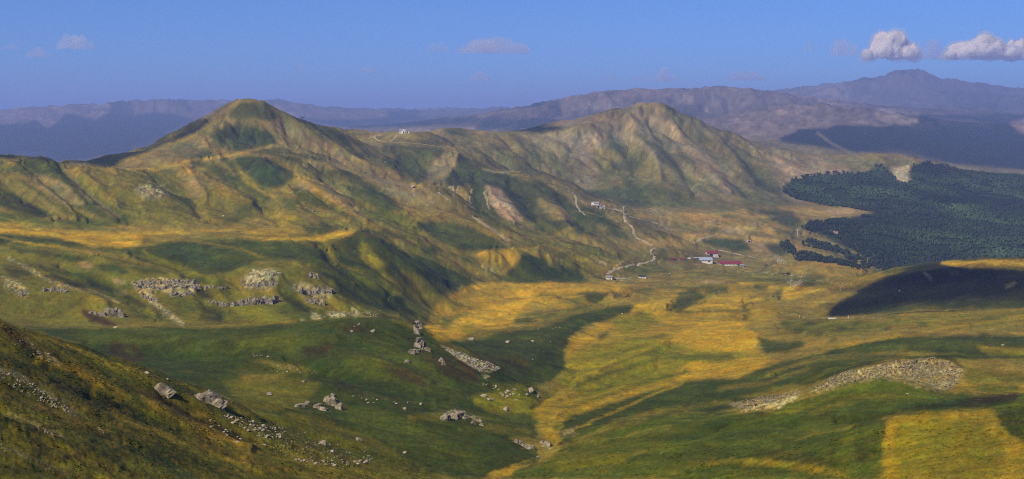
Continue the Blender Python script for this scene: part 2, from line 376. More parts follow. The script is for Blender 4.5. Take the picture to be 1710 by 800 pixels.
def fold_field():
    f = np.zeros((820, 1820), np.float32)
    for am, hw, *pts in FOLDS:
        pts = [(x + 60, y) for x, y in pts]; pad = int(hw * 3)
        x0 = max(0, min(p[0] for p in pts) - pad); x1 = min(1820, max(p[0] for p in pts) + pad); y0 = max(0, min(p[1] for p in pts) - pad); y1 = min(820, max(p[1] for p in pts) + pad)
        yy, xx = np.mgrid[y0:y1, x0:x1].astype(np.float32); d = np.full(xx.shape, 1e9, np.float32); n = len(pts) - 1
        for i, ((ax, ay), (bx, by)) in enumerate(zip(pts[:-1], pts[1:])):
            t = np.clip(((xx - ax) * (bx - ax) + (yy - ay) * (by - ay)) / ((bx - ax) ** 2 + (by - ay) ** 2), 0, 1)
            q = ((xx - ax - t * (bx - ax)) ** 2 + (yy - ay - t * (by - ay)) ** 2)
            e = (i + t) / n; e = np.clip(np.minimum(e, 1 - e) * 5, .25, 1)
            d = np.minimum(d, q / e)
        d = np.sqrt(d) / hw
        f[y0:y1, x0:x1] += am * np.exp(-d ** 1.5)
    return f
FF = fold_field()
_x = np.clip(UU + 60 + 5 * fbm(UU / F * 60, BB * 40, 3, 95), 0, 1818.9); _y = np.clip(V + 3 * fbm(UU / F * 60, BB * 40, 3, 96), 0, 818.9)
_xi = _x.astype(int); _yi = _y.astype(int); _fx = _x - _xi; _fy = _y - _yi
_rm = np.minimum.accumulate(V, axis=0)
_seen = np.clip(1 - (V - _rm) / 8, 0, 1) * (BB < 8.35) * (V < 819) * (UU > -60) * (UU < 1758)
dF = ((FF[_yi, _xi] * (1 - _fx) + FF[_yi, _xi + 1] * _fx) * (1 - _fy) + (FF[_yi + 1, _xi] * (1 - _fx) + FF[_yi + 1, _xi + 1] * _fx) * _fy) * _seen
V = V + dF
gul = gul - dF / 7.0
gx, gy = grad(V)
slope = np.sqrt(gx * gx + gy * gy)
# general unevenness
for fr, am in [(22, 2.6), (55, 1.3), (120, 0.7), (260, 0.38), (520, 0.22)]:
    V = V + am * 2 * vnoise(UU / F * fr + WV * .8, BB * fr * 1.0, 200 + fr) * (0.5 + 0.9 * sstep(0.04, 0.3, slope)) * (1 - 0.5 * sstep(8.3, 8.8, BB))
roll = sstep(6.8, 7.0, BB) * sstep(7.9, 7.7, BB) * sstep(.30, .12, slope)
V = V - roll * (7.0 * fbm(UU / F * 20, BB * 34, 3, 81) + 2.0 * fbm(UU / F * 70, BB * 90, 2, 82))
# hummocks and tussocks of the nearest slopes
tus = sstep(6.3, 5.0, BB)
V = V + tus * (1.9 * fbm(UU / F * 90, BB * 60, 3, 71) + 1.1 * fbm(UU / F * 330, BB * 260, 2, 72))
# craggy far ranges
farm = sstep(8.55, 8.8, BB)
rd = 1 - np.abs(fbm(UU / F * 38, BB * 26, 4, 77)) * 2
V = V - farm * (1 - np.abs(fbm(UU / F * 85, BB * 40, 3, 79)) * 2.4) * 1.6 * sstep(0, 40, 215 - V) * sstep(100, 135, V)
V = V + farm * 5.0 * sstep(100, 135, V) * sstep(0, 40, 215 - V)
V = V - farm * rd * 7.0 * sstep(0.0, 40, 215 - V) * sstep(100, 135, V) - farm * 2.0 * fbm(UU / F * 120, BB * 60, 3, 78)
gx, gy = grad(V)
slope = np.sqrt(gx * gx + gy * gy)
XX = (UU - 855.0) / F * DD
ZZ = (HZ - V) / F * DD

# visibility from the viewpoint (only to know where photo colours are known)
rm = np.minimum.accumulate(V, axis=0)
VIS = V <= rm + 1.0

def locate(u, v, dmin=90.0):
    """ground point seen at photo position (u, v)"""
    c = int(np.clip(np.searchsorted(cols, u), 1, len(cols) - 1))
    t = (u - cols[c - 1]) / (cols[c] - cols[c - 1])
    colv = V[:, c - 1] * (1 - t) + V[:, c] * t
    r0 = int(np.searchsorted(rows, math.log(dmin)))
    idx = np.nonzero(colv[r0:] <= v)[0]
    r = r0 + (int(idx[0]) if len(idx) else len(rows) - 1 - r0)
    r = max(r, 1)
    a, b = colv[r - 1], colv[r]
    s = 0.0 if a == b else np.clip((a - v) / (a - b), 0, 1)
    bb = rows[r - 1] + (rows[r] - rows[r - 1]) * s
    D = math.exp(bb)
    return Vector(((u - 855.0) / F * D, D, ground_z((u - 855.0) / F * D, D)))
def lat(x, y):
    u = 855.0 + F * x / y; b = math.log(y)
    c = int(np.clip(np.searchsorted(cols, u), 1, len(cols) - 1)); r = int(np.clip(np.searchsorted(rows, b), 1, len(rows) - 1))
    return r, c, float(np.clip((b - rows[r - 1]) / (rows[r] - rows[r - 1]), 0, 1)), float(np.clip((u - cols[c - 1]) / (cols[c] - cols[c - 1]), 0, 1))
def ground_z(x, y):
    r, c, s, t = lat(x, y)
    v = (V[r - 1, c - 1] * (1 - t) + V[r - 1, c] * t) * (1 - s) + (V[r, c - 1] * (1 - t) + V[r, c] * t) * s
    return (HZ - v) / F * y
def ground_n(x, y):
    e = y * 0.004
    return Vector((ground_z(x - e, y) - ground_z(x + e, y), ground_z(x, y - e) - ground_z(x, y + e), 2 * e)).normalized()
# ------------------------------------------------------------------ ground cover (albedo of each kind of ground; the dark hill's has shade painted in)
PAL = dict(
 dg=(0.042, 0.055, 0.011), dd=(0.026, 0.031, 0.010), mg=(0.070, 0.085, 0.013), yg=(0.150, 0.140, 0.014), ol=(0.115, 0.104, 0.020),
 go=(0.312, 0.198, 0.034), g2=(0.220, 0.152, 0.028), oc=(0.165, 0.125, 0.036), br=(0.165, 0.130, 0.072), sc=(0.36, 0.30, 0.21),
 s2=(0.20, 0.165, 0.10), rb=(0.045, 0.022, 0.014), bg=(0.034, 0.056, 0.020), fo=(0.020, 0.034, 0.013), hill_shade=(0.019, 0.021, 0.009), tr=(0.44, 0.34, 0.22),
 pk=(0.24, 0.165, 0.115), gr=(0.19, 0.165, 0.13), fb=(0.012, 0.020, 0.016), fr=(0.15, 0.115, 0.09), rg=(0.20, 0.10, 0.04))
P = []          # polygons: (kind, softness, opacity, points)
L = []          # strokes: (kind, width, softness, opacity, points)
def pg(k, s, o, *p): P.append((k, s, o, p, None))
def ln(k, w, s, o, *p): P.append((k, s, o, p, w))
# far country
pg('fb', 2, 1, (-100,0),(1810,0),(1810,300),(-100,300))
pg('fr', 2, .9, (-100,150),(180,150),(185,186),(160,200),(130,193),(110,188),(95,205),(80,215),(60,200),(40,206),(0,208),(-100,210))
pg('fr', 2, .7, (215,150),(340,150),(520,160),(640,170),(650,195),(600,200),(540,200),(500,196),(470,205),(330,200),(280,188),(225,190))
pg('fr', 3, .5, (700,176),(900,180),(900,197),(700,196))
pg('fr', 3, .9, (930,150),(1400,120),(1420,170),(1300,165),(1260,200),(1180,215),(1000,215),(960,212),(905,210),(940,195))
pg('fb', 3, .6, (1080,175),(1180,175),(1250,185),(1210,205),(1100,210),(1050,195))
pg('fr', 4, .5, (1340,90),(1720,90),(1720,195),(1530,195),(1340,178))
pg('fb', 4, .6, (1560,150),(1720,160),(1720,200),(1620,205),(1600,180))
pg('fr', 2, 1, (1180,170),(1320,165),(1450,175),(1535,188),(1535,207),(1500,206),(1480,212),(1400,208),(1380,214),(1330,216),(1340,232),(1310,226),(1300,240),(1360,246),(1290,250),(1200,240),(1150,220))
pg('fb', 2, 1, (1335,218),(1390,214),(1480,212),(1535,206),(1535,192),(1720,190),(1720,300),(1450,300),(1330,250),(1300,232))
ln('br', 4, 2, .8, (1365,222),(1390,240),(1420,255))
pg('pk', 3, .9, (1685,205),(1720,196),(1720,225),(1700,218))
# near country, general
pg('oc', 3, 1, (-100,262),(180,282),(200,270),(330,222),(400,163),(440,166),(500,203),(590,215),(750,210),(900,224),(985,205),(1085,170),(1200,222),(1430,255),(1550,270),(1810,294),(1810,900),(-100,900))
# left ridge
pg('oc', 3, 1, (-100,255),(180,280),(330,372),(-100,378))
pg('ol', 8, .8, (130,290),(250,345),(330,372),(200,374),(120,340))
pg('dg', 5, .9, (30,262),(95,270),(160,330),(230,365),(190,372),(110,340),(60,300),(20,285))
pg('br', 5, .9, (55,288),(100,300),(150,330),(140,345),(90,335),(60,310))
ln('br', 9, 4, .8, (110,285),(150,330),(200,365))
ln('dg', 9, 5, .9, (80,275),(120,310),(150,345))
ln('dg', 7, 4, .9, (35,300),(80,330),(110,352),(150,368))
pg('dg', 5, .9, (-100,300),(0,310),(45,335),(90,360),(60,366),(0,345),(-100,330))
pg('mg', 6, .9, (-100,345),(30,355),(90,368),(200,366),(240,372),(150,382),(60,376),(-100,370))
ln('rb', 5, 3, .5, (0,328),(50,345),(70,360))
ln('oc', 5, 3, .8, (20,290),(70,318),(100,345))
pg('dg', 6, .6, (-100,262),(20,270),(30,290),(-100,300))
ln('gr', 3, 2, .8, (115,272),(150,276)); 
ln('ol', 12, 6, .8, (160,285),(210,320),(250,350),(300,372))
ln('oc', 6, 3, .9, (172,284),(215,310),(240,330))
pg('pk', 5, .8, (190,282),(240,262),(250,275),(215,282))
pg('ol', 6, .9, (200,282),(300,285),(330,330),(320,372),(250,350),(215,310))
pg('gr', 6, .8, (225,312),(265,308),(285,320),(270,332),(240,332))
ln('dg', 6, 3, .8, (250,285),(280,310),(305,328))
ln('dg', 7, 4, .6, (310,330),(330,365)); 
# peak
pg('oc', 5, 1, (200,275),(330,220),(400,162),(440,166),(500,203),(590,225),(760,340),(885,412),(700,400),(560,330),(460,250),(330,265),(250,280))
ln('yg', 8, 4, .5, (355,207),(335,222),(300,240))
pg('dg', 5, .85, (385,185),(400,172),(445,172),(470,195),(450,202),(420,196),(400,205),(380,195))
pg('dg', 5, .9, (345,225),(375,212),(395,205),(430,210),(460,228),(468,240),(430,248),(395,250),(370,242))
pg('bg', 4, .6, (360,225),(400,213),(440,222),(460,238),(410,246))
ln('br', 12, 7, .9, (470,200),(490,225),(520,250))
pg('br', 8, .8, (440,205),(500,215),(560,250),(620,290),(560,280),(500,245))
ln('pk', 5, 3, .7, (520,243),(545,242))
pg('dg', 5, .85, (280,245),(320,238),(365,258),(340,266),(300,262))
pg('br', 6, .6, (200,275),(240,262),(330,232),(345,250),(300,270))
pg('dg', 4, .9, (385,248),(400,240),(430,247),(470,244),(500,258),(530,265),(555,272),(500,265),(440,258),(420,256))
ln('go', 3.5, 2, .75, (210,283),(260,283),(310,270),(365,262),(405,254),(440,246),(455,242))
ln('go', 4, 2, .6, (440,262),(465,272),(490,288),(505,300),(540,325),(570,345))
# round green hill under the peak
pg('dg', 3, 1, (385,272),(400,262),(430,260),(455,265),(480,282),(500,297),(485,302),(470,312),(445,316),(430,305),(405,285))
pg('bg', 4, .7, (400,265),(440,264),(490,294),(450,308),(420,290))
pg('yg', 5, .8, (385,262),(400,275),(425,305),(455,318),(450,325),(420,310),(395,285))
ln('yg', 5, 3, .8, (495,300),(478,312),(466,328),(455,345))
ln('dg', 11, 4, .9, (325,272),(375,285),(400,305),(420,325))
ln('dg', 7, 4, .8, (375,265),(390,280),(400,295))
pg('dg', 4, .9, (410,305),(440,322),(455,332),(440,336),(415,322))
pg('mg', 6, .8, (345,275),(380,285),(405,318),(380,310))
ln('go', 4, 2, .6, (415,308),(440,320),(460,330))
pg('dg', 4, .9, (488,315),(520,320),(550,335),(575,352),(590,368),(550,352),(520,345),(500,335))
ln('yg', 6, 3, .8, (520,322),(550,340),(570,352))
ln('pk', 6, 3, .8, (498,308),(520,316))
pg('ol', 6, .9, (340,310),(430,325),(445,345),(420,368),(360,372),(330,345))
pg('br', 7, .7, (300,290),(330,295),(345,320),(325,338),(305,310))
pg('dg', 6, .6, (395,345),(430,335),(428,360),(390,368))
pg('dg', 4, .8, (375,360),(400,366),(400,374),(372,372))
pg('g2', 6, .8, (445,345),(480,350),(500,370),(480,388),(450,385))
pg('yg', 6, .7, (485,360),(510,362),(500,378),(480,372))
pg('dg', 4, .8, (505,375),(540,372),(565,382),(545,392),(510,392))
pg('mg', 6, .8, (470,330),(500,335),(495,352),(475,350))
# right hollow of the peak spur
pg('dg', 5, .9, (450,262),(500,262),(540,275),(565,300),(540,295),(510,282),(480,270))
pg('gr', 6, .6, (500,270),(535,270),(540,285),(505,282))
pg('dg', 5, .9, (525,285),(580,285),(620,305),(650,330),(680,355),(650,350),(610,330),(560,305))
pg('mg', 6, .8, (560,310),(610,325),(660,352),(720,380),(680,385),(620,365),(580,340))
pg('yg', 7, .7, (600,330),(640,350),(690,372),(740,395),(690,392),(630,368))
pg('br', 7, .7, (530,300),(570,315),(600,345),(620,372),(580,350),(550,330))
pg('dg', 6, .8, (600,300),(640,318),(660,345),(640,345),(610,322))
ln('dg', 8, 4, .8, (580,245),(600,262),(620,275))
ln('dg', 7, 4, .8, (560,235),(590,252))
pg('dg', 4, .9, (530,208),(555,213),(580,228),(585,238),(560,235),(540,222))
pg('br', 6, .9, (600,264),(650,280),(700,310),(740,340),(760,360),(720,358),(660,330),(620,300))
ln('go', 4, 2, .7, (590,262),(650,290),(700,312),(748,336))
pg('oc', 5, .9, (680,330),(740,345),(800,370),(850,395),(800,395),(740,362),(700,355))
pg('pk', 3, .8, (683,312),(695,311),(695,316),(683,315))
ln('pk', 4, 2, .9, (702,314),(725,320),(752,336))
# second ridge
pg('br', 4, .9, (600,240),(640,240),(645,282),(615,262))
pg('dg', 5, .85, (640,240),(740,248),(745,262),(720,300),(690,305),(665,290),(640,275))
pg('ol', 7, .6, (660,245),(700,250),(705,275),(670,270)); pg('yg', 7, .4, (700,262),(725,258),(715,290),(700,290))
pg('dg', 5, .5, (670,250),(690,260),(700,300),(680,290))
pg('br', 3, 1, (750,254),(765,258),(755,285),(742,300),(722,306),(710,290),(725,268))
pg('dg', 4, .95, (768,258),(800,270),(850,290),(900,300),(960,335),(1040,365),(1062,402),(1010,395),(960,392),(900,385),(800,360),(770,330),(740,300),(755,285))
pg('mg', 6, .7, (765,265),(815,280),(830,300),(780,302),(750,295))
pg('ol', 6, .7, (775,262),(815,268),(830,285),(790,280))
pg('ol', 3, .9, (722,308),(748,305),(752,318),(740,328),(722,318))
pg('g2', 3, .8, (765,312),(785,308),(788,325),(780,345),(770,342),(764,328))
ln('tr', 1.6, 1, .9, (750,312),(757,312),(757,328)); ln('tr', 1.4, 1, .7, (765,312),(762,325)); ln('tr', 1.4, 1, .8, (788,315),(785,338),(780,345))
pg('pk', 4, .95, (810,310),(835,315),(850,335),(870,360),(895,385),(870,378),(840,362),(818,340))
ln('tr', 1.5, 1, .8, (808,320),(813,332),(816,350)); pg('sc', 4, .5, (835,330),(850,340),(865,365),(845,355))
ln('oc', 8, 4, .8, (835,272),(860,290),(890,300)); 
pg('oc', 5, .9, (895,325),(940,345),(960,370),(925,365),(900,345))
ln('oc', 6, 3, .9, (950,330),(985,360),(1010,385))
ln('tr', 2.0, 1.2, .9, (805,282),(830,286),(850,289)) ; ln('g2', 4, 2, .8, (855,290),(890,292),(930,305),(950,320))
ln('oc', 9, 4, .9, (880,292),(920,305),(955,325),(985,340))
pg('dg', 3, .8, (880,296),(905,300),(915,310),(895,308))
ln('ol', 10, 4, .9, (845,375),(900,372),(960,400)); pg('mg', 6, .7, (860,378),(930,385),(940,400),(880,392))
ln('g2', 5, 2, .7, (960,380),(940,388),(918,396))
ln('yg', 7, 4, .6, (890,400),(950,412),(1000,425)); 
pg('dg', 3, .9, (962,345),(985,345),(1040,365),(1062,398),(1035,398),(1000,375),(975,365))
# back ridge, second peak
pg('br', 6, 1, (740,212),(900,226),(985,206),(1085,172),(1200,222),(1400,266),(1500,256),(1560,272),(1400,330),(1320,345),(1240,345),(1100,345),(960,325),(880,292),(770,250),(700,235))
pg('ol', 10, .7, (740,215),(860,225),(930,260),(950,320),(860,285),(780,245))
pg('dg', 5, .8, (690,232),(730,236),(742,246),(705,243)); pg('dg', 4, .8, (735,213),(770,213),(790,228),(750,225))
pg('dg', 7, .7, (830,250),(880,258),(900,285),(860,288),(835,270)); pg('dg', 6, .6, (815,240),(845,240),(840,255),(820,252))
ln('br', 3, 2, .8, (800,240),(880,245),(935,250))
pg('gr', 8, .55, (930,232),(985,215),(1030,232),(1020,262),(970,270),(940,255))
pg('gr', 7, .55, (1010,215),(1060,235),(1065,250),(1010,245))
pg('ol', 8, .85, (985,250),(1060,235),(1120,290),(1180,345),(1080,345),(1000,320))
pg('dg', 7, .7, (1000,228),(1030,240),(1060,262),(1030,262)); pg('dg', 7, .7, (1010,270),(1080,268),(1075,285),(1020,288))
pg('mg', 8, .7, (980,320),(1060,305),(1140,320),(1200,345),(1080,345))
pg('dg', 6, .85, (960,315),(1010,318),(1070,322),(1095,342),(1050,348),(1010,335))
pg('dg', 6, .8, (1035,290),(1070,312),(1080,330),(1050,320))
pg('gr', 9, .45, (1060,185),(1100,190),(1180,250),(1190,275),(1130,245),(1090,215))
pg('dg', 6, .6, (1060,176),(1090,182),(1120,200),(1090,195)); pg('ol', 9, .6, (1120,195),(1200,235),(1280,262),(1280,300),(1200,265),(1140,225))
ln('dg', 9, 5, .7, (1060,220),(1100,250),(1130,275)); ln('dg', 9, 5, .6, (1130,250),(1165,285),(1200,320)); ln('dg', 8, 5, .5, (1180,230),(1230,290),(1250,310))
ln('mg', 9, 5, .7, (1100,260),(1160,310),(1210,340)); ln('yg', 8, 5, .5, (1150,295),(1200,325),(1260,340))
pg('dg', 9, .7, (1230,262),(1290,285),(1310,330),(1260,325),(1240,300))
pg('pk', 5, .8, (1290,258),(1325,272),(1340,292),(1320,295),(1300,278)); pg('ol', 6, .9, (1400,268),(1460,255),(1540,270),(1530,280),(1420,285))
ln('g2', 4, 2, .7, (1440,256),(1500,259),(1550,271)); pg('pk', 4, .8, (1340,285),(1400,285),(1440,290),(1380,295),(1345,297))
ln('s2', 4, 3, .8, (985,275),(1000,290)); ln('dg', 8, 5, .6, (1260,300),(1300,325),(1320,345))
pg('ol', 5, .8, (1180,335),(1320,340),(1340,352),(1300,362),(1200,350))
pg('mg', 6, .7, (1230,315),(1290,330),(1310,342),(1240,340))
# forest ground
pg('fo', 3, 1, (1305,320),(1320,305),(1370,291),(1440,289),(1465,281),(1490,278),(1495,300),(1515,306),(1522,290),(1520,277),(1545,272),(1620,290),(1810,294),(1810,470),(1490,460),(1440,440),(1350,385),(1345,374),(1390,366),(1460,354),(1400,345),(1330,330))
pg('sc', 3, .9, (1483,282),(1518,276),(1515,292),(1524,305),(1508,307),(1494,296))
pg('g2', 3, 1, (1300,345),(1360,342),(1420,347),(1462,354),(1420,361),(1380,366),(1345,374),(1300,366)); pg('pk', 4, .6, (1370,350),(1420,350),(1450,355),(1400,360))
# valley plain with the buildings
pg('oc', 5, 1, (1005,350),(1100,350),(1200,350),(1320,360),(1345,380),(1480,445),(1465,465),(1380,475),(1100,490),(1000,480),(940,465),(1000,430),(1060,405))
pg('g2', 5, .8, (1120,360),(1260,352),(1300,366),(1340,395),(1320,400),(1200,372),(1120,372))
pg('go', 3, .8, (1145,358),(1250,353),(1250,358),(1210,368),(1145,368)); pg('go', 3, .7, (1060,402),(1110,395),(1160,402),(1140,412),(1090,410))
pg('go', 3, .8, (1220,382),(1300,398),(1302,406),(1270,402),(1225,390)); pg('go', 3, .7, (1140,388),(1230,396),(1250,404),(1190,402),(1140,396))
pg('go', 3, .7, (1290,405),(1340,412),(1400,432),(1350,425),(1300,412)); ln('go', 3, 2, .7, (1285,372),(1320,388),(1345,395))
pg('go', 3, .7, (1255,358),(1290,356),(1290,362),(1255,362)); ln('go', 4, 2, .7, (1060,360),(1110,362),(1150,372),(1200,378),(1260,382))
pg('dg', 4, .8, (1260,352),(1320,350),(1345,375),(1320,380),(1290,368)); pg('dg', 3, .8, (1205,358),(1240,360),(1230,365),(1205,364))
pg('s2', 3, .7, (1170,368),(1200,370),(1200,374),(1170,373)); pg('pk', 3, .7, (1200,382),(1235,380),(1245,392),(1210,390))
pg('s2', 4, .6, (1075,350),(1100,345),(1120,355),(1090,360)); pg('br', 5, .8, (1060,365),(1110,362),(1120,385),(1070,385))
pg('dg', 3, .8, (1235,385),(1270,390),(1305,398),(1260,395)); pg('dg', 3, .7, (1185,380),(1200,382),(1195,386),(1182,384)); pg('mg', 4, .7, (1290,380),(1330,388),(1325,402),(1300,396))
pg('dg', 3, .95, (1165,401),(1190,397),(1240,400),(1250,410),(1258,420),(1230,420),(1200,414)); pg('bg', 3, .5, (1195,402),(1240,403),(1248,416),(1210,412))
pg('oc', 3, .9, (1250,402),(1275,405),(1290,430),(1300,440),(1270,436),(1256,415)); pg('pk', 3, .5, (1255,405),(1275,408),(1280,425),(1262,420))
pg('dg', 3, .9, (1275,408),(1305,408),(1320,425),(1300,428),(1285,420)); pg('sc', 3, .6, (1293,425),(1305,430),(1312,438),(1300,440)); pg('yg', 3, .5, (1315,424),(1345,430),(1340,438),(1312,438))
pg('g2', 4, .9, (1290,440),(1380,436),(1470,458),(1450,468),(1340,458)); pg('mg', 5, .6, (1370,446),(1410,448),(1440,458),(1390,458)); pg('ol', 4, .6, (1420,452),(1465,460),(1450,468),(1425,462))
pg('ol', 4, .8, (1210,448),(1300,452),(1380,465),(1390,476),(1320,480),(1220,465)); pg('yg', 4, .4, (1215,452),(1300,460),(1280,470),(1220,462))
pg('gr', 3, .8, (1310,466),(1345,468),(1345,478),(1318,478)); pg('dd', 3, .7, (1335,470),(1360,472),(1358,479),(1338,478))
ln('s2', 2.2, 1, .7, (1200,452),(1300,455),(1370,468),(1420,476)); ln('go', 4, 2, .8, (1230,472),(1290,480),(1380,482))
pg('go', 3, .9, (1310,481),(1380,481),(1350,490),(1320,500),(1305,500)); pg('dg', 3, .7, (1295,485),(1305,487),(1302,500),(1294,495))
pg('dg', 3, .8, (1225,485),(1245,482),(1262,488),(1240,497),(1228,494)); pg('dg', 3, .8, (1255,475),(1285,477),(1280,484),(1262,484)); pg('ol', 3, .8, (1100,478),(1210,478),(1215,490),(1180,492))
pg('dg', 3, .8, (1240,500),(1256,505),(1255,525),(1245,530)); pg('dg', 4, .8, (1195,522),(1245,518),(1250,532),(1200,530)); ln('dg', 4, 2, .7, (1262,520),(1300,520))
pg('g2', 3, .9, (1250,510),(1290,500),(1290,515),(1260,530)); ln('dd', 3, 2, .7, (1280,500),(1290,512))
pg('ol', 5, .9, (1100,415),(1160,418),(1170,435),(1100,440)); pg('g2', 4, .7, (1110,420),(1150,420),(1120,430))
pg('pk', 2.5, .9, (1165,470),(1185,468),(1212,470),(1210,474),(1170,474))
pg('mg', 5, .8, (1040,440),(1080,438),(1130,452),(1080,460),(1040,455)); pg('ol', 4, .8, (1140,445),(1230,452),(1230,465),(1150,465))
ln('dg', 3, 2, .8, (1100,446),(1115,455),(1118,460)); pg('dg', 3, .9, (1072,448),(1082,450),(1078,456),(1070,455))
pg('s2', 4, .6, (1010,462),(1060,466),(1050,473),(1010,472)); pg('yg', 5, .4, (940,435),(1000,440),(1000,460),(950,455))
ln('g2', 5, 3, .8, (870,415),(930,440),(990,460)); pg('yg', 6, .6, (930,430),(990,436),(970,450)); pg('s2', 2, .8, (985,433),(1000,435),(1013,440),(1012,446),(992,440)); ln('tr', 1.5, 1, .8, (1043,434),(1025,447))
pg('dg', 4, .9, (870,425),(905,430),(960,450),(985,470),(880,470),(860,445)); pg('ol', 5, .8, (910,420),(985,425),(1040,425),(1060,440),(1000,432),(940,430)); pg('dg', 5, .5, (945,418),(990,422),(985,428),(950,426))
ln('s2', 3, 2, .7, (905,422),(940,436))
# golden plain and spur
pg('go', 3, 1, (700,565),(715,520),(760,490),(800,472),(900,470),(1040,472),(1060,490),(1045,500),(1000,510),(900,515),(860,530),(855,545),(780,566))
pg('g2', 5, .8, (705,530),(740,500),(790,485),(850,478),(870,500),(800,515),(720,545))
pg('g2', 4, .8, (900,490),(1000,485),(1000,510),(900,520),(870,515))
pg('go', 2.5, .9, (795,422),(840,416),(865,414),(870,430),(862,446),(848,452),(820,438)); pg('ol', 3, .5, (810,428),(835,436),(825,440))
pg('s2', 2, .9, (790,441),(812,443),(828,452),(826,458),(800,452)); pg('g2', 3, .8, (762,440),(785,445),(820,456),(800,462),(770,450))
pg('dg', 4, .9, (850,452),(870,430),(880,425),(920,438),(960,455),(985,470),(870,473),(830,468))
pg('dg', 3, .9, (942,492),(975,486),(1020,487),(1010,500),(995,510),(980,502),(975,494)); pg('dg', 3, .8, (1020,488),(1056,491),(1050,497),(1025,495)); pg('pk', 2, .8, (1018,490),(1045,492),(1040,495),(1020,494))
pg('yg', 3, .5, (940,500),(975,498),(970,508),(945,508))
pg('ol', 3, .9, (855,520),(905,520),(920,525),(1000,515),(1010,512),(970,510),(905,527),(870,527)); pg('ol', 3, .8, (740,530),(775,522),(790,525),(760,535),(745,550),(735,545))
pg('dg', 3, .8, (858,530),(898,535),(895,540),(865,538)); pg('yg', 3, .5, (780,530),(800,555),(830,556),(790,565),(770,555)); pg('ol', 3, .8, (770,562),(800,551),(830,548),(850,552),(810,562),(780,570))
pg('gr', 2, .8, (903,537),(930,538),(928,542),(903,543)); ln('g2', 4, 2, .8, (925,540),(960,530),(1000,518))
# middle left slopes
pg('ol', 6, 1, (-100,400),(100,402),(240,415),(300,400),(420,395),(600,395),(700,440),(790,472),(740,490),(700,560),(560,540),(-100,545))
pg('go', 3, 1, (-100,372),(0,376),(80,384),(200,388),(260,386),(300,383),(318,388),(240,396),(235,408),(215,414),(150,412),(110,402),(60,394),(-100,384))
pg('go', 3, .7, (0,370),(50,372),(60,378),(0,378)); ln('go', 4, 2, .9, (300,388),(330,385),(400,384),(440,390),(480,392))
pg('go', 2, 1, (430,396),(520,396),(545,391),(570,385),(590,381),(602,382),(590,390),(575,397),(540,402),(440,400))
pg('g2', 5, .7, (400,378),(440,380),(500,385),(520,392),(430,392)); ln('oc', 5, 3, .8, (330,392),(400,394),(450,398))
pg('dg', 5, .95, (-100,388),(20,390),(80,398),(125,403),(150,412),(60,410),(-100,405)); ln('go', 3, 2, .7, (0,396),(40,404),(100,414),(170,424))
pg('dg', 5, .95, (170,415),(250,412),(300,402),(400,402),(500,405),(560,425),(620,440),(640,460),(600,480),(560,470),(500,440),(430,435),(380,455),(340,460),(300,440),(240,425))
pg('bg', 6, .5, (260,408),(380,405),(420,425),(330,440),(280,425)); pg('mg', 8, .6, (330,420),(440,405),(480,425),(420,435),(360,430))
pg('ol', 6, .8, (440,432),(490,430),(520,440),(540,455),(500,450),(450,445))
ln('yg', 3.5, 2, .9, (240,420),(262,433),(290,444),(330,458),(360,470)); ln('g2', 2.5, 1.5, .8, (250,404),(310,402),(340,405),(400,416),(440,430))
pg('dg', 4, .9, (160,440),(205,443),(215,455),(190,462),(165,450)); pg('dg', 4, .9, (90,425),(130,428),(150,436),(120,440)); pg('dg', 4, .9, (210,445),(260,450),(290,458),(240,458))
pg('dd', 4, .8, (45,440),(90,448),(140,465),(170,480),(120,480),(70,462)); pg('dd', 4, .7, (0,440),(40,448),(60,460),(20,462)); ln('yg', 6, 4, .5, (180,455),(230,465)); ln('yg', 8, 5, .4, (60,450),(130,465),(180,470))
ln('mg', 8, 4, .8, (110,455),(170,470),(220,480)); ln('dd', 9, 5, .7, (150,468),(200,490),(240,510)); ln('oc', 5, 3, .8, (130,415),(200,430),(250,442)); ln('dg', 6, 3, .8, (20,415),(90,425),(150,432))
ln('s2', 5, 2, .8, (15,430),(50,450),(80,468),(120,482)); pg('s2', 4, .8, (0,460),(30,468),(50,490),(40,500),(10,480)); ln('s2', 3, 2, .8, (110,480),(160,488),(200,505))
pg('pk', 3, .8, (130,440),(150,440),(158,447),(140,448)); pg('pk', 3, .8, (186,465),(205,468),(215,474),(190,474)); pg('s2', 3, .8, (190,488),(215,485),(218,492),(198,492))
pg('s2', 2.5, 1, (216,472),(240,465),(300,464),(326,470),(330,485),(318,492),(300,482),(260,480),(255,500),(240,498),(228,484)); pg('gr', 2.5, .8, (250,478),(300,474),(325,478),(322,492),(290,496),(265,484))
ln('sc', 7, 3, .7, (250,500),(270,515),(290,530),(305,542)); pg('dd', 4, .8, (250,505),(270,530),(295,545),(260,530)); pg('mg', 4, .7, (280,495),(320,500),(340,520),(300,525))
pg('dd', 4, .8, (330,480),(350,482),(355,500),(335,500)); pg('oc', 4, .8, (395,478),(455,480),(460,490),(400,490)); pg('gr', 3, .8, (400,470),(420,450),(460,448),(465,470),(455,482),(410,482))
pg('yg', 3, .95, (385,513),(430,512),(450,525),(490,540),(480,545),(430,540),(400,528)); pg('yg', 5, .5, (430,515),(460,520),(490,540)); pg('dd', 4, .6, (340,510),(380,520),(370,540),(330,535))
pg('mg', 4, .8, (430,505),(480,510),(560,535),(540,545),(500,540)); pg('gr', 3, .8, (480,480),(500,470),(550,480),(558,490),(540,505),(520,500)); pg('oc', 4, .7, (485,480),(530,490),(540,520),(500,500))
pg('dd', 5, .6, (460,480),(500,505),(530,525),(490,520)); pg('dg', 5, .9, (560,460),(620,470),(680,500),(700,530),(660,525),(600,505),(560,490))
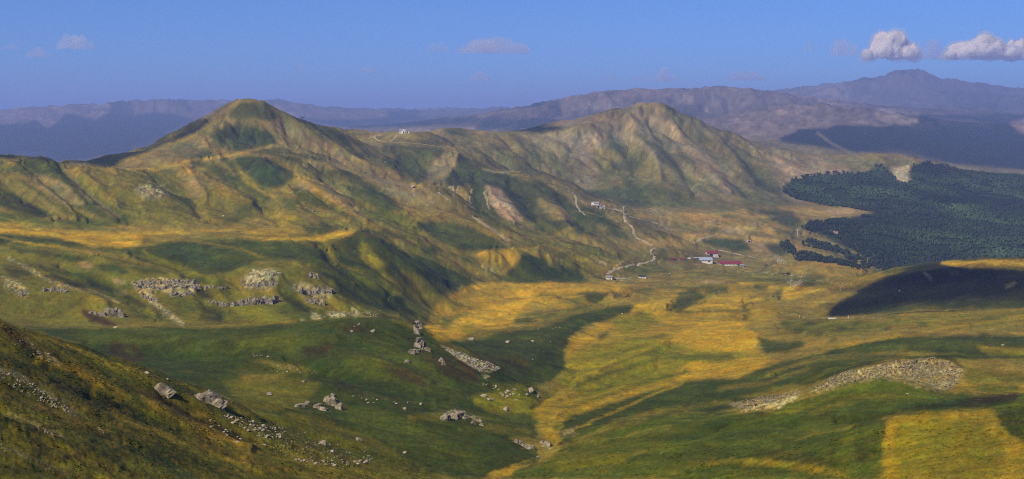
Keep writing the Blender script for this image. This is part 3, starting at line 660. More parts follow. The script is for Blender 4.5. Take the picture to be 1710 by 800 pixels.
pg('sc', 2, .9, (518,520),(535,525),(538,535),(520,532)); pg('sc', 2, .9, (545,520),(575,522),(580,530),(555,530)); pg('sc', 2, .8, (585,515),(620,518),(622,530),(590,530)); pg('yg', 3, .8, (590,510),(640,522),(640,530),(600,526)); pg('sc', 2, .8, (500,530),(512,536),(505,536))
pg('oc', 4, .7, (460,535),(500,535),(490,545),(455,545))
# hill right of the golden knoll
pg('dg', 4, .95, (575,398),(600,385),(640,400),(680,420),(720,440),(790,472),(740,490),(680,480),(620,445),(580,425)); pg('dg', 5, .7, (540,410),(575,400),(620,440),(580,440))
pg('yg', 6, .85, (600,400),(620,415),(650,445),(625,450),(600,430)); pg('g2', 4, .8, (540,410),(555,415),(565,440),(590,450),(560,445)); pg('yg', 6, .8, (575,445),(620,450),(660,475),(740,495),(700,500),(640,490),(590,470))
pg('yg', 3, .9, (675,502),(700,508),(700,520),(680,516)); pg('ol', 6, .8, (660,450),(720,465),(760,485),(700,490),(650,475)); pg('dg', 4, .7, (700,425),(740,432),(790,468),(760,466),(720,450))
pg('dg', 4, .9, (700,375),(740,368),(790,380),(840,405),(850,415),(800,418),(760,418),(720,400)); pg('mg', 5, .5, (740,370),(790,385),(820,410),(760,405)); ln('g2', 3, 2, .8, (690,372),(715,360),(755,357),(790,372),(830,390))
ln('yg', 8, 5, .6, (640,365),(690,380),(700,400),(690,430)); ln('dg', 8, 5, .7, (600,385),(660,392),(700,400)); ln('oc', 5, 3, .7, (690,392),(730,402),(750,415),(755,435)); pg('dg', 4, .8, (700,410),(730,415),(730,428),(705,425))
ln('dg', 7, 4, .7, (755,352),(790,368),(810,378)); ln('oc', 8, 4, .9, (740,350),(790,362),(850,398),(890,412)); ln('tr', 3.0, 1.2, .9, (790,362),(808,375),(835,392),(850,402))
pg('mg', 4, .7, (770,430),(785,425),(800,440),(780,442)); ln('dg', 5, 3, .8, (820,455),(850,468),(900,473)); pg('dg', 3, .8, (735,455),(760,462),(800,472),(770,475))
# big green spur
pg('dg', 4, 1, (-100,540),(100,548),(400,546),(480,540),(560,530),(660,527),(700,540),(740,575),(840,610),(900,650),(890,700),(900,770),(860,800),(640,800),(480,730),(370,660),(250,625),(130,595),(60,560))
pg('mg', 6, .7, (100,548),(250,548),(330,560),(250,575),(150,570)); pg('mg', 10, .6, (380,560),(480,550),(560,560),(500,590),(400,585)); pg('mg', 8, .6, (560,600),(650,570),(740,620),(780,670),(700,650),(620,630))
pg('rb', 6, .7, (185,568),(225,578),(245,600),(210,605),(185,590)); pg('mg', 5, .8, (205,578),(230,590),(220,595)); pg('rb', 6, .6, (505,580),(560,575),(540,592),(505,595)); pg('rb', 6, .6, (560,545),(600,545),(620,552),(580,558))
pg('rb', 7, .6, (640,610),(700,620),(720,650),(680,640)); pg('rb', 5, .7, (740,570),(780,600),(800,625),(790,640),(760,600)); pg('rb', 6, .6, (700,590),(750,600),(790,640),(750,630))
pg('rb', 3, .9, (135,515),(155,520),(195,542),(190,546),(150,538)); pg('rb', 5, .6, (560,635),(600,645),(605,650),(570,645)); pg('rb', 5, .6, (620,720),(680,735),(690,745),(640,735)); pg('rb', 5, .8, (445,640),(495,642),(500,646),(450,645))
ln('g2', 2.5, 1.5, .7, (640,528),(665,528),(690,545)); pg('ol', 6, .8, (370,640),(440,622),(540,640),(500,680),(420,690)); pg('oc', 5, .6, (400,625),(480,625),(460,640),(410,640))
pg('ol', 6, .7, (430,690),(520,690),(640,740),(700,780),(760,800),(620,800)); pg('mg', 7, .6, (560,680),(660,690),(760,740),(820,770),(700,760),(600,720)); pg('oc', 5, .7, (570,650),(640,665),(760,680),(700,672))
pg('ol', 6, .8, (640,520),(690,530),(690,545),(650,535)); pg('oc', 5, .7, (420,600),(500,610),(540,625),(470,615))
pg('sc', 2, 1, (735,576),(752,582),(790,598),(815,605),(835,615),(822,622),(805,620),(790,615),(765,598)); pg('sc', 2, .8, (805,625),(818,628),(812,634)); 
pg('gr', 2.5, .8, (738,690),(760,682),(782,690),(780,700),(760,694),(742,702)); pg('sc', 2, .7, (785,690),(805,695),(808,705),(795,705))
pg('ol', 5, .8, (680,692),(740,685),(740,702),(690,700)); pg('yg', 5, .85, (790,660),(860,650),(900,670),(930,695),(880,695),(820,690),(790,675)); pg('yg', 4, .5, (820,640),(880,640),(880,660),(830,665))
pg('mg', 4, .8, (790,690),(900,695),(910,710),(850,712),(800,705)); pg('ol', 5, .7, (800,710),(880,712),(890,728),(820,722)); pg('oc', 3, .9, (850,728),(900,735),(925,752),(915,756),(880,750)); pg('s2', 2, .8, (905,738),(920,748),(915,752),(905,746))
# slope behind the pinnacle
pg('dg', 3, 1, (738,572),(800,566),(850,552),(910,538),(960,524),(1010,514),(1065,507),(1055,520),(1010,535),(975,545),(955,560),(945,585),(945,612),(920,638),(880,645),(840,612),(790,590))
pg('mg', 5, .5, (860,560),(930,545),(980,530),(950,550),(900,575)); pg('rb', 6, .4, (800,590),(880,600),(900,620),(850,612)); pg('oc', 4, .6, (830,558),(900,540),(960,528),(900,548)); ln('g2', 2.5, 1.5, .6, (850,553),(905,537),(960,524),(1010,514))
# golden valley side
pg('g2', 4, 1, (945,612),(945,585),(960,555),(1010,538),(1060,520),(1080,500),(1100,485),(1250,480),(1310,520),(1260,545),(1260,575),(1300,600),(1200,625),(1100,660),(1000,700),(930,745),(900,715),(890,680),(930,650))
pg('go', 5, .9, (1120,560),(1180,535),(1240,540),(1270,560),(1275,585),(1220,590),(1150,590)); pg('go', 4, .8, (1060,510),(1120,500),(1130,520),(1100,530),(1050,530)); pg('go', 3, .8, (950,565),(1000,545),(1020,545),(990,570),(960,585))
pg('yg', 8, .85, (960,585),(1060,560),(1150,580),(1250,590),(1180,620),(1080,640),(980,660),(930,640)); pg('yg', 6, .8, (1020,535),(1080,520),(1120,530),(1040,560))
pg('go', 3, .85, (1130,620),(1150,605),(1250,600),(1290,600),(1250,625),(1180,632),(1120,635)); pg('dg', 3, .9, (1120,515),(1135,488),(1160,482),(1182,495),(1160,505),(1140,518)); ln('dg', 3, 2, .8, (1120,518),(1150,521),(1250,518))
pg('dg', 3, .8, (1160,480),(1215,480),(1215,490),(1190,492)); pg('go', 3, .8, (1150,512),(1180,498),(1240,495),(1230,515)); pg('dg', 3, .7, (1000,558),(1018,552),(1018,560),(1000,570)); pg('dg', 3, .6, (1065,522),(1076,520),(1070,528)); pg('dg', 3, .8, (1058,484),(1090,478),(1090,485),(1060,488))
ln('dg', 6, 3, .75, (960,645),(1000,630),(1060,610),(1100,600)); ln('mg', 8, 4, .75, (940,680),(1000,665),(1070,640),(1150,620)); ln('dg', 5, 3, .7, (1000,620),(1060,595),(1100,585)); ln('mg', 8, 5, .7, (1080,590),(1150,598),(1220,595))
ln('ol', 6, 3, .8, (990,580),(1050,570),(1110,560)); ln('ol', 5, 3, .7, (1010,600),(1080,575)); ln('g2', 2, 1.5, .8, (890,676),(920,655),(960,630),(975,615)); 
pg('dg', 4, 1, (940,700),(1000,680),(1080,655),(1150,635),(1230,632),(1300,605),(1400,580),(1500,562),(1600,560),(1720,560),(1720,600),(1600,600),(1480,600),(1400,625),(1300,660),(1200,690),(1100,690),(1000,720),(930,760))
ln('g2', 4, 2, .8, (960,715),(1020,690),(1100,655),(1140,640)); ln('ol', 8, 4, .8, (960,735),(1040,702),(1100,685),(1220,672)); ln('oc', 4, 3, .8, (1000,715),(1060,695),(1110,688)); pg('g2', 4, .8, (905,680),(940,690),(935,735),(915,730),(900,705)); pg('mg', 4, .9, (925,708),(940,705),(935,718),(922,716)); pg('s2', 3, .7, (935,722),(965,712),(960,725),(940,732))
pg('oc', 4, .9, (905,760),(930,745),(960,735),(930,752)); pg('oc', 4, 1, (800,800),(860,775),(890,770),(870,785),(840,800)); pg('go', 4, .6, (805,800),(850,778),(870,778),(845,800))
# right hillsides
pg('oc', 5, 1, (1240,545),(1380,531),(1500,524),(1720,514),(1720,560),(1600,560),(1500,562),(1400,580),(1330,600),(1290,600),(1262,580),(1270,560))
pg('dg', 3, .95, (1262,562),(1300,572),(1345,570),(1340,580),(1310,590),(1280,590)); pg('mg', 6, .6, (1300,535),(1420,535),(1500,540),(1420,560),(1330,560)); pg('ol', 5, .7, (1480,530),(1600,522),(1720,520),(1720,545),(1600,550),(1500,550))
for a, b in [(1310,540),(1335,548),(1405,548),(1425,542),(1480,548),(1365,558),(1390,566),(1350,540),(1540,540),(1600,545),(1640,560)]:
    pg('bg', 3, .7, (a-9,b+2),(a,b-3),(a+9,b-2),(a+8,b+3),(a-2,b+5))
ln('g2', 4, 2, .8, (1370,585),(1440,570),(1520,560),(1600,545),(1720,530)); ln('g2', 3, 2, .7, (1500,525),(1600,521),(1720,515)); ln('s2', 2, 1, .7, (1340,531),(1400,531),(1480,530))
pg('g2', 3, .9, (1630,575),(1660,578),(1720,580),(1720,588),(1640,586)); pg('yg', 3, .7, (1640,582),(1690,586),(1720,582),(1720,594),(1650,592))
ln('mg', 12, 6, .7, (1350,610),(1450,585),(1560,575),(1720,575)); ln('oc', 6, 4, .7, (1280,625),(1360,600),(1480,590),(1560,590)); ln('oc', 5, 3, .7, (1200,650),(1280,640),(1350,615)); ln('yg', 5, 3, .3, (1250,640),(1330,610))
pg('s2', 2, 1, (1215,676),(1240,670),(1290,662),(1320,655),(1345,650),(1310,672),(1270,686),(1240,684)); pg('sc', 2, .8, (1285,680),(1310,668),(1340,655),(1320,672),(1300,682)); pg('oc', 4, .7, (1230,665),(1280,655),(1330,640),(1350,645),(1300,662))
pg('s2', 2, 1, (1350,655),(1385,632),(1420,618),(1480,606),(1530,600),(1560,596),(1590,604),(1608,620),(1600,640),(1570,660),(1500,650),(1450,640),(1400,650)); pg('oc', 6, .5, (1450,640),(1540,620),(1590,625),(1560,655),(1500,648))
pg('dd', 2, .7, (1530,598),(1560,592),(1590,598),(1612,614),(1606,616),(1586,604),(1556,597)); ln('dd', 2.5, 1.5, .6, (1380,630),(1430,612),(1500,602))
pg('g2', 4, .9, (1610,640),(1660,635),(1720,638),(1720,660),(1640,650),(1570,660)); pg('ol', 4, .9, (1615,610),(1660,625),(1720,625),(1720,638),(1640,640),(1610,636)); pg('mg', 4, .8, (1620,645),(1700,643),(1700,655),(1640,655))
# front hill
pg('mg', 4, 1, (930,760),(1000,725),(1100,692),(1210,688),(1280,690),(1400,645),(1480,630),(1570,655),(1640,660),(1720,656),(1720,800),(840,800),(900,775))
pg('dg', 8, .6, (1000,730),(1150,700),(1300,690),(1420,660),(1500,680),(1350,720),(1200,740)); pg('dg', 7, .6, (1100,760),(1250,740),(1400,720),(1400,780),(1250,790)); pg('ol', 7, .7, (900,780),(1000,740),(1100,715),(1180,710),(1100,745),(1000,790))
pg('bg', 5, .5, (1500,670),(1600,662),(1680,670),(1600,685),(1500,688)); pg('dd', 4, .8, (1520,690),(1560,680),(1640,682),(1700,668),(1700,658),(1640,664),(1560,676),(1500,684),(1470,694),(1440,700)); pg('rb', 4, .6, (1430,705),(1480,694),(1520,690),(1490,702)); pg('rb', 4, .7, (1600,668),(1700,655),(1700,665),(1640,672))
pg('yg', 4, .6, (1280,690),(1350,675),(1420,650),(1380,668),(1320,690)); pg('rb', 3, .7, (1262,688),(1290,690),(1270,696)); ln('ol', 9, 5, .7, (1350,690),(1420,668),(1500,660)); ln('mg', 10, 5, .8, (1000,760),(1100,735),(1200,722),(1320,705))
ln('dg', 5, 3, .6, (960,790),(1080,760),(1200,752)); ln('yg', 5, 4, .35, (930,785),(1010,770),(1100,772)); ln('oc', 4, 3, .6, (1040,730),(1120,712)); ln('oc', 5, 3, .7, (1120,790),(1220,768),(1330,772),(1420,790)); pg('g2', 4, .9, (1150,772),(1220,766),(1330,772),(1400,788),(1420,800),(1330,785),(1220,774)); ln('dd', 5, 4, .5, (1380,690),(1440,712),(1420,740))
pg('g2', 12, 1, (1475,705),(1500,694),(1560,690),(1600,684),(1650,682),(1668,700),(1680,720),(1720,745),(1720,810),(1470,810),(1478,760),(1472,730)); pg('ol', 14, .8, (1490,710),(1640,700),(1690,760),(1600,800),(1500,790)); pg('yg', 8, .35, (1500,700),(1620,700),(1680,800),(1480,800))
pg('dg', 3, 1, (1662,690),(1680,684),(1720,682),(1720,742),(1685,725)); pg('mg', 4, .6, (1395,760),(1470,740),(1470,800),(1410,800)); pg('dg', 4, .7, (1420,700),(1475,700),(1472,740),(1440,780),(1425,740)); pg('rb', 7, .35, (1250,760),(1340,750),(1400,780),(1330,775)); pg('mg', 4, .9, (1130,785),(1220,778),(1300,788),(1330,810),(1120,810))
# dark hill (cover painted near black to deepen the shade of the passing cloud)
pg('hill_shade', 3, 1, (1340,535),(1380,528),(1400,505),(1440,482),(1480,462),(1520,447),(1560,440),(1600,446),(1720,453),(1720,512),(1600,519),(1500,523),(1380,530)); pg('dg', 6, .6, (1400,520),(1470,510),(1560,505),(1650,500),(1720,500),(1720,512),(1500,523)); 
pg('go', 2, 1, (1575,436),(1720,434),(1720,452),(1600,446),(1570,441)); ln('gr', 4, 2, .8, (1545,455),(1556,468)); ln('gr', 4, 2, .6, (1680,480),(1696,472)); pg('gr', 3, .5, (1580,452),(1600,455),(1595,462))
# foreground slope
pg('ol', 3, 1, (-100,530),(0,533),(60,560),(130,595),(250,625),(300,640),(360,658),(420,690),(480,722),(560,762),(640,790),(700,810),(-100,810))
def band(k, w, s, o, *p): ln(k, w, s, o, *p)
band('dg', 22, 10, .85, (30,585),(90,620),(150,655),(220,690),(300,720)); band('dd', 16, 8, .8, (90,640),(160,670),(230,700)); band('dg', 20, 10, .8, (0,600),(60,615),(110,625)); band('rb', 16, 8, .6, (0,545),(40,570),(90,600),(120,620))
band('rb', 13, 7, .7, (200,640),(260,665),(330,700),(400,735)); band('rb', 10, 7, .6, (290,690),(360,715),(440,750)); band('dg', 22, 9, .8, (0,700),(60,715),(130,740),(200,770)); band('dg', 24, 10, .8, (150,710),(230,740),(330,770),(400,800)); band('bg', 18, 10, .8, (160,730),(260,770),(330,800))
band('dd', 14, 8, .7, (40,720),(80,750),(60,765)); band('g2', 12, 6, .8, (70,600),(130,622),(170,640),(220,665),(300,700),(400,745)); band('g2', 9, 5, .8, (190,695),(260,720),(330,745),(440,790)); band('g2', 6, 4, .8, (60,556),(120,580),(180,608),(240,624))
band('oc', 14, 8, .8, (0,655),(60,680),(120,700),(180,715)); band('g2', 9, 5, .7, (320,690),(400,720),(480,760),(560,790)); band('dg', 10, 5, .8, (270,640),(320,655),(380,690)); band('mg', 10, 5, .8, (120,590),(180,620),(250,650)); band('rg', 10, 7, .5, (60,680),(120,700),(200,740)); band('rg', 14, 9, .45, (330,735),(420,770)); band('rb', 9, 6, .6, (60,750),(100,770),(140,760)); band('mg', 14, 8, .8, (200,640),(250,690),(300,700)); band('dg', 12, 7, .7, (0,780),(60,790),(120,800)); band('dd', 12, 7, .7, (150,690),(190,705)); band('dd', 10, 6, .6, (210,745),(270,765),(320,775))
band('s2', 9, 4, .8, (0,618),(30,625),(60,648),(110,672),(125,690)); band('s2', 7, 3, .8, (40,565),(60,580),(85,598),(100,610)); band('s2', 5, 3, .7, (10,690),(40,702),(70,712),(110,732)); band('s2', 5, 3, .7, (0,745),(40,760),(80,780),(110,790)); band('oc', 8, 5, .7, (440,770),(500,790),(560,800)); band('mg', 9, 5, .6, (420,740),(500,770))

CW, CH, C0 = 1820, 820, -60     # canvas: columns -60..1759, rows 0..819
canvas = np.zeros((CH, CW, 3), np.float32)
scree = np.zeros((CH, CW), np.float32)
def boxb(m, r):
    r = int(r)
    if r < 1: return m
    k = 2 * r + 1
    for ax in (0, 1):
        for _ in range(2):
            c = np.cumsum(np.pad(m, [(r + 1, r) if ax == 0 else (0, 0), (r + 1, r) if ax == 1 else (0, 0)], mode='edge'), axis=ax)
            m = (c[k:] - c[:-k]) / k if ax == 0 else (c[:, k:] - c[:, :-k]) / k
    return m
def mask_of(pts, s, w):
    pts = [(x - C0, y) for x, y in pts]
    pad = int(s * 2.5 + (w or 0) + 3)
    x0 = max(0, int(min(p[0] for p in pts)) - pad); x1 = min(CW, int(max(p[0] for p in pts)) + pad + 1)
    y0 = max(0, int(min(p[1] for p in pts)) - pad); y1 = min(CH, int(max(p[1] for p in pts)) + pad + 1)
    yy, xx = np.mgrid[y0:y1, x0:x1].astype(np.float32)
    if w is None:
        m = np.zeros(xx.shape, bool)
        for (ax, ay), (bx, by) in zip(pts, pts[1:] + pts[:1]):
            if ay == by: continue
            c = ((ay > yy) != (by > yy)) & (xx < (bx - ax) * (yy - ay) / (by - ay) + ax)
            m ^= c
        m = m.astype(np.float32)
    else:
        d = np.full(xx.shape, 1e9, np.float32)
        for (ax, ay), (bx, by) in zip(pts[:-1], pts[1:]):
            ll = (bx - ax) ** 2 + (by - ay) ** 2 + 1e-6
            t = np.clip(((xx - ax) * (bx - ax) + (yy - ay) * (by - ay)) / ll, 0, 1)
            d = np.minimum(d, (xx - ax - t * (bx - ax)) ** 2 + (yy - ay - t * (by - ay)) ** 2)
        m = np.clip(w / 2 + 0.5 - np.sqrt(d), 0, 1)
    return (slice(y0, y1), slice(x0, x1)), boxb(m, max(0, round(s * 0.5)))
for k, s, o, pts, w in P:
    if len(pts) < 2: continue
    sl_, m = mask_of(list(pts), s, w)
    m = (m * o)[..., None]
    canvas[sl_] = canvas[sl_] * (1 - m) + np.array(PAL[k], np.float32) * m
    if k in ('s2', 'sc', 'gr'):
        scree[sl_] = np.maximum(scree[sl_], m[..., 0])
    else:
        scree[sl_] *= 1 - m[..., 0]
def sample(img, u, v):
    x = np.clip(u - C0, 0, CW - 1.01); y = np.clip(v, 0, CH - 1.01)
    xi = x.astype(np.int32); yi = y.astype(np.int32); fx = (x - xi).astype(np.float32); fy = (y - yi).astype(np.float32)
    if img.ndim == 3: fx = fx[..., None]; fy = fy[..., None]
    return (img[yi, xi] * (1 - fx) + img[yi, xi + 1] * fx) * (1 - fy) + (img[yi + 1, xi] * (1 - fx) + img[yi + 1, xi + 1] * fx) * fy
# edges of the patches wander a few pixels
_nw = 1 + 1.6 * sstep(6.4, 5.9, BB)
wu = 2.6 * fbm(UU / F * 70, BB * 50, 3, 301) + 2 * fbm(UU / F * 260, BB * 160, 2, 302)
wv = 1.8 * fbm(UU / F * 70, BB * 50, 3, 303) + 1.3 * fbm(UU / F * 260, BB * 160, 2, 304)
lim = 0.35 + 0.65 * sstep(8.4, 8.0, BB)
Cc = sample(canvas, UU + wu * lim * _nw, V + wv * lim * _nw)
SCR = sample(scree, UU + wu * lim * _nw, V + wv * lim * _nw)
# unseen ground (behind crests, off the frame): cover follows height and noise
hid = 1 - boxb(VIS.astype(np.float32), 3)
off = sstep(-150, -380, UU) + sstep(1880, 2120, UU) + sstep(815, 900, V)
hid = np.clip(np.maximum(hid, off), 0, 1).astype(np.float32)[..., None]
nz = sstep(-.25, .25, fbm(XX / 160, DD / 160, 4, 320) + fbm(UU / F * 40, BB * 40, 2, 321) * .5)[..., None]
gen = np.array(PAL['dg'], np.float32) * (1 - nz) + np.array(PAL['oc'], np.float32) * nz
farg = sstep(8.4, 8.7, BB)[..., None]
gen = gen * (1 - farg) + (np.array(PAL['fb'], np.float32) * (1 - nz) + np.array(PAL['fr'], np.float32) * nz) * farg
Cc = Cc * (1 - hid) + gen * hid
# vegetation follows the relief: rills greener, ribs drier; streaks run down the slope
nearland = (1 - farg)
g = np.clip(gul, -1.5, 1.5).astype(np.float32)[..., None] * nearland
lum = Cc.mean(axis=2, keepdims=True)
vary = sstep(0.02, 0.06, slope)[..., None]
green = np.array((0.55, 0.72, 0.55), np.float32); dry = np.array((1.45, 1.22, 1.1), np.float32)
k = sstep(0.0, 0.9, -g) * 0.6; Cc = Cc * (1 - k + k * green)
k = sstep(0.1, 1.0, g) * 0.42; Cc = Cc * (1 - k + k * dry)
sl = slope + 1e-5
dnx = gx / sl; dny = gy / sl
def streak(f1, f2, seed):
    # noise drawn out along the fall line, blended from eight headings so that it stays continuous
    x = UU / F; y = BB
    ang = np.arctan2(dny, dnx)
    out = np.zeros_like(x, dtype=np.float32); ws = np.zeros_like(out) + 1e-4
    for q in range(8):
        a = math.pi * q / 8
        w = np.clip(np.abs(np.cos(ang - a)) - 0.80, 0, 1).astype(np.float32) ** 1
        al = x * math.cos(a) + y * math.sin(a); ac = -x * math.sin(a) + y * math.cos(a)
        out += w * vnoise(al * f1, ac * f2, seed + q); ws += w
    return out / ws
st = (streak(28, 150, 400) + 0.7 * streak(70, 380, 420) + .3 * streak(160, 800, 440))[..., None] * 2
Cc = Cc * np.exp(np.clip(st * 0.30 * (0.35 + 0.65 * vary) * nearland, -0.8, 0.8))
pt = (fbm(UU / F * 50, BB * 34, 4, 350))[..., None] * nearland
Cc = Cc * np.exp(0.30 * pt)
hue = (fbm(UU / F * 90, BB * 60, 3, 351))[..., None] * nearland
Cc = Cc * (1 + hue * np.array((0.22, 0.02, -0.15), np.float32))
fine = (fbm(UU / F * 420, BB * 300, 2, 352))[..., None] * nearland
Cc = Cc * np.exp(0.20 * fine)
# the far ranges: bare rock with gullies, patchy woods
ft = (fbm(UU / F * 60, BB * 30, 4, 380))[..., None] * farg
ft2 = (fbm(UU / F * 220, BB * 70, 3, 381))[..., None] * farg
isrock = sstep(0.05, 0.12, Cc.mean(axis=2, keepdims=True)) * farg
Cc = Cc * np.exp(0.6 * ft * isrock + 0.6 * ft2 * isrock)
# broken rock in the scree: pale and grey stones, soil between
sn = fbm(UU / F * 600, BB * 420, 2, 360)
SCR = SCR * (1 - .8 * sstep(7.8, 7.95, BB))
Cc = Cc * (1 + (SCR * 0.8 * sn * 1.6 * nearland[..., 0])[..., None])
# dark shrubs and pale tufts on the nearest slope
nf = sstep(5.75, 5.3, BB)
sh = sstep(0.12, 0.3, fbm(UU / F * 190, BB * 130, 3, 370)) * nf * .35
Cc = Cc * (1 - sh[..., None] * np.array((.62, .45, .5), np.float32))
tf = sstep(0.18, 0.35, fbm(UU / F * 300, BB * 180, 2, 371)) * nf * .5
Cc = Cc * (1 - tf[..., None]) + np.array((0.17, 0.11, 0.03), np.float32) * tf[..., None]
Cc = Cc * (1 + (np.array((1.06, 1.06, 0.70), np.float32) - 1) * nearland)
fg = (sstep(5.75, 5.6, BB) * sstep(700, 560, UU))[..., None]
Cc = Cc * (1 - .08 * fg)  # left foreground albedo darkened as shade, the slope turns from the sun
_m = np.array((.12, .095, .024), np.float32)
Cc = Cc * ((Cc.mean(axis=2, keepdims=True) / .08) ** .19 * nearland + (1 - nearland))
_L = Cc.mean(axis=2, keepdims=True)
Cc = np.maximum(_L + (Cc - _L) * (1 + (.10 - .18 * sstep(7.35, 7.7, BB)[..., None]) * nearland), .002)
Cc = Cc * np.exp(.17 * fbm(UU / F * 1000, BB * 700, 2, 353))[..., None]
Cc = np.clip(Cc, 0.003, 0.6).astype(np.float32)

# ------------------------------------------------------------------ materials
def new_mat(name):
    m = bpy.data.materials.new(name); m.use_nodes = True
    return m, m.node_tree, m.node_tree.nodes['Principled BSDF']
def ground_material():
    m, t, b = new_mat('mountain_ground')
    at = t.nodes.new('ShaderNodeAttribute'); at.attribute_name = 'cover'
    geo = t.nodes.new('ShaderNodeNewGeometry')
    mul = None
    prev = at.outputs['Color']
    for sc_, lo, hi in ((0.35, .84, 1.15), (1.8, .85, 1.14), (0.03, .88, 1.1)):
        n = t.nodes.new('ShaderNodeTexNoise'); n.inputs['Scale'].default_value = sc_; n.inputs['Detail'].default_value = 4
        n.inputs['Roughness'].default_value = .65
        t.links.new(geo.outputs['Position'], n.inputs['Vector'])
        r = t.nodes.new('ShaderNodeMapRange'); r.inputs[1].default_value = .3; r.inputs[2].default_value = .7
        r.inputs[3].default_value = lo; r.inputs[4].default_value = hi
        t.links.new(n.outputs[0], r.inputs[0])
        x = t.nodes.new('ShaderNodeVectorMath'); x.operation = 'SCALE'
        t.links.new(prev, x.inputs[0]); t.links.new(r.outputs[0], x.inputs['Scale'])
        prev = x.outputs[0]
    t.links.new(prev, b.inputs['Base Color'])
    b.inputs['Roughness'].default_value = 0.95
    b.inputs['Specular IOR Level'].default_value = 0.1
    n = t.nodes.new('ShaderNodeTexNoise'); n.inputs['Scale'].default_value = 0.9; n.inputs['Detail'].default_value = 6
    t.links.new(geo.outputs['Position'], n.inputs['Vector'])
    bu = t.nodes.new('ShaderNodeBump'); bu.inputs['Strength'].default_value = 0.7; bu.inputs['Distance'].default_value = 0.35
    t.links.new(n.outputs[0], bu.inputs['Height']); t.links.new(bu.outputs[0], b.inputs['Normal'])
    return m
GROUND = ground_material()
def tag(o, label=None, cat=None, group=None, kind=None):
    if label: o['label'] = label
    if cat: o['category'] = cat
    if group: o['group'] = group
    if kind: o['kind'] = kind
    return o
def sheet(name, r0, r1):
    X = XX[r0:r1]; Y = DD[r0:r1]; Z = ZZ[r0:r1]
    nr, nc = X.shape
    me = bpy.data.meshes.new(name)
    co = np.stack([X, Y, Z], -1).reshape(-1, 3).astype(np.float32)
    me.vertices.add(nr * nc); me.vertices.foreach_set('co', co.ravel())
    i = (np.arange(nr - 1)[:, None] * nc + np.arange(nc - 1)[None, :]).ravel()
    q = np.stack([i, i + 1, i + nc + 1, i + nc], -1).astype(np.int32)
    n = len(q)
    me.loops.add(n * 4); me.loops.foreach_set('vertex_index', q.ravel())
    me.polygons.add(n); me.polygons.foreach_set('loop_start', np.arange(n, dtype=np.int32) * 4)
    me.polygons.foreach_set('loop_total', np.full(n, 4, np.int32)) if False else None
    me.update(calc_edges=True)
    me.shade_smooth()
    at = me.color_attributes.new('cover', 'FLOAT_COLOR', 'POINT')
    c4 = np.ones((nr * nc, 4), np.float32); c4[:, :3] = Cc[r0:r1].reshape(-1, 3)
    at.data.foreach_set('color', c4.ravel())
    me.materials.append(GROUND)
    o = bpy.data.objects.new(name, me); COL.objects.link(o)
    return tag(o, kind='structure')
rs = int(np.searchsorted(rows, math.log(4150)))
sheet('ground', 0, rs + 1)
sheet('distant_hills', rs, NR)
print('rows near', rs, 'of', NR)
# ------------------------------------------------------------------ shared helpers for things
def simple_mat(name, col, rough=.9, nscale=None, lo=.75, hi=1.2, bump=0, metal=0, detail=4):
    m, t, b = new_mat(name)
    b.inputs['Roughness'].default_value = rough; b.inputs['Metallic'].default_value = metal
    b.inputs['Specular IOR Level'].default_value = .3
    geo = t.nodes.new('ShaderNodeNewGeometry')
    if nscale:
        n = t.nodes.new('ShaderNodeTexNoise'); n.inputs['Scale'].default_value = nscale; n.inputs['Detail'].default_value = detail
        t.links.new(geo.outputs['Position'], n.inputs['Vector'])
        r = t.nodes.new('ShaderNodeMapRange'); r.inputs[1].default_value = .35; r.inputs[2].default_value = .65; r.inputs[3].default_value = lo; r.inputs[4].default_value = hi
        t.links.new(n.outputs[0], r.inputs[0])
        x = t.nodes.new('ShaderNodeVectorMath'); x.operation = 'SCALE'; x.inputs[0].default_value = col[:3]
        t.links.new(r.outputs[0], x.inputs['Scale']); t.links.new(x.outputs[0], b.inputs['Base Color'])
        if bump:
            bu = t.nodes.new('ShaderNodeBump'); bu.inputs['Distance'].default_value = bump; bu.inputs['Strength'].default_value = .8
            t.links.new(n.outputs[0], bu.inputs['Height']); t.links.new(bu.outputs[0], b.inputs['Normal'])
    else:
        b.inputs['Base Color'].default_value = (*col[:3], 1)
    return m
def rock_mat(name, c1, c2, sc_, lich):
    m, t, b = new_mat(name); b.inputs['Roughness'].default_value = .92; b.inputs['Specular IOR Level'].default_value = .15
    geo = t.nodes.new('ShaderNodeNewGeometry')
    n = t.nodes.new('ShaderNodeTexNoise'); n.inputs['Scale'].default_value = sc_; n.inputs['Detail'].default_value = 6; n.inputs['Roughness'].default_value = .7
    t.links.new(geo.outputs['Position'], n.inputs['Vector'])
    cr = t.nodes.new('ShaderNodeValToRGB'); cr.color_ramp.elements[0].position = .36; cr.color_ramp.elements[1].position = .62
    cr.color_ramp.elements[0].color = (*c1, 1); cr.color_ramp.elements[1].color = (*c2, 1)
    t.links.new(n.outputs[0], cr.inputs[0])
    n2 = t.nodes.new('ShaderNodeTexNoise'); n2.inputs['Scale'].default_value = sc_ * .6; n2.inputs['Detail'].default_value = 3
    t.links.new(geo.outputs['Position'], n2.inputs['Vector'])
    mp = t.nodes.new('ShaderNodeMapRange'); mp.inputs[1].default_value = .55; mp.inputs[2].default_value = .7; t.links.new(n2.outputs[0], mp.inputs[0])
    mx = t.nodes.new('ShaderNodeMix'); mx.data_type = 'RGBA'; mx.inputs[7].default_value = (*lich, 1)
    t.links.new(mp.outputs[0], mx.inputs[0]); t.links.new(cr.outputs[0], mx.inputs[6]); t.links.new(mx.outputs[2], b.inputs['Base Color'])
    bu = t.nodes.new('ShaderNodeBump'); bu.inputs['Distance'].default_value = .25; bu.inputs['Strength'].default_value = .9
    t.links.new(n.outputs[0], bu.inputs['Height']); t.links.new(bu.outputs[0], b.inputs['Normal'])
    return m
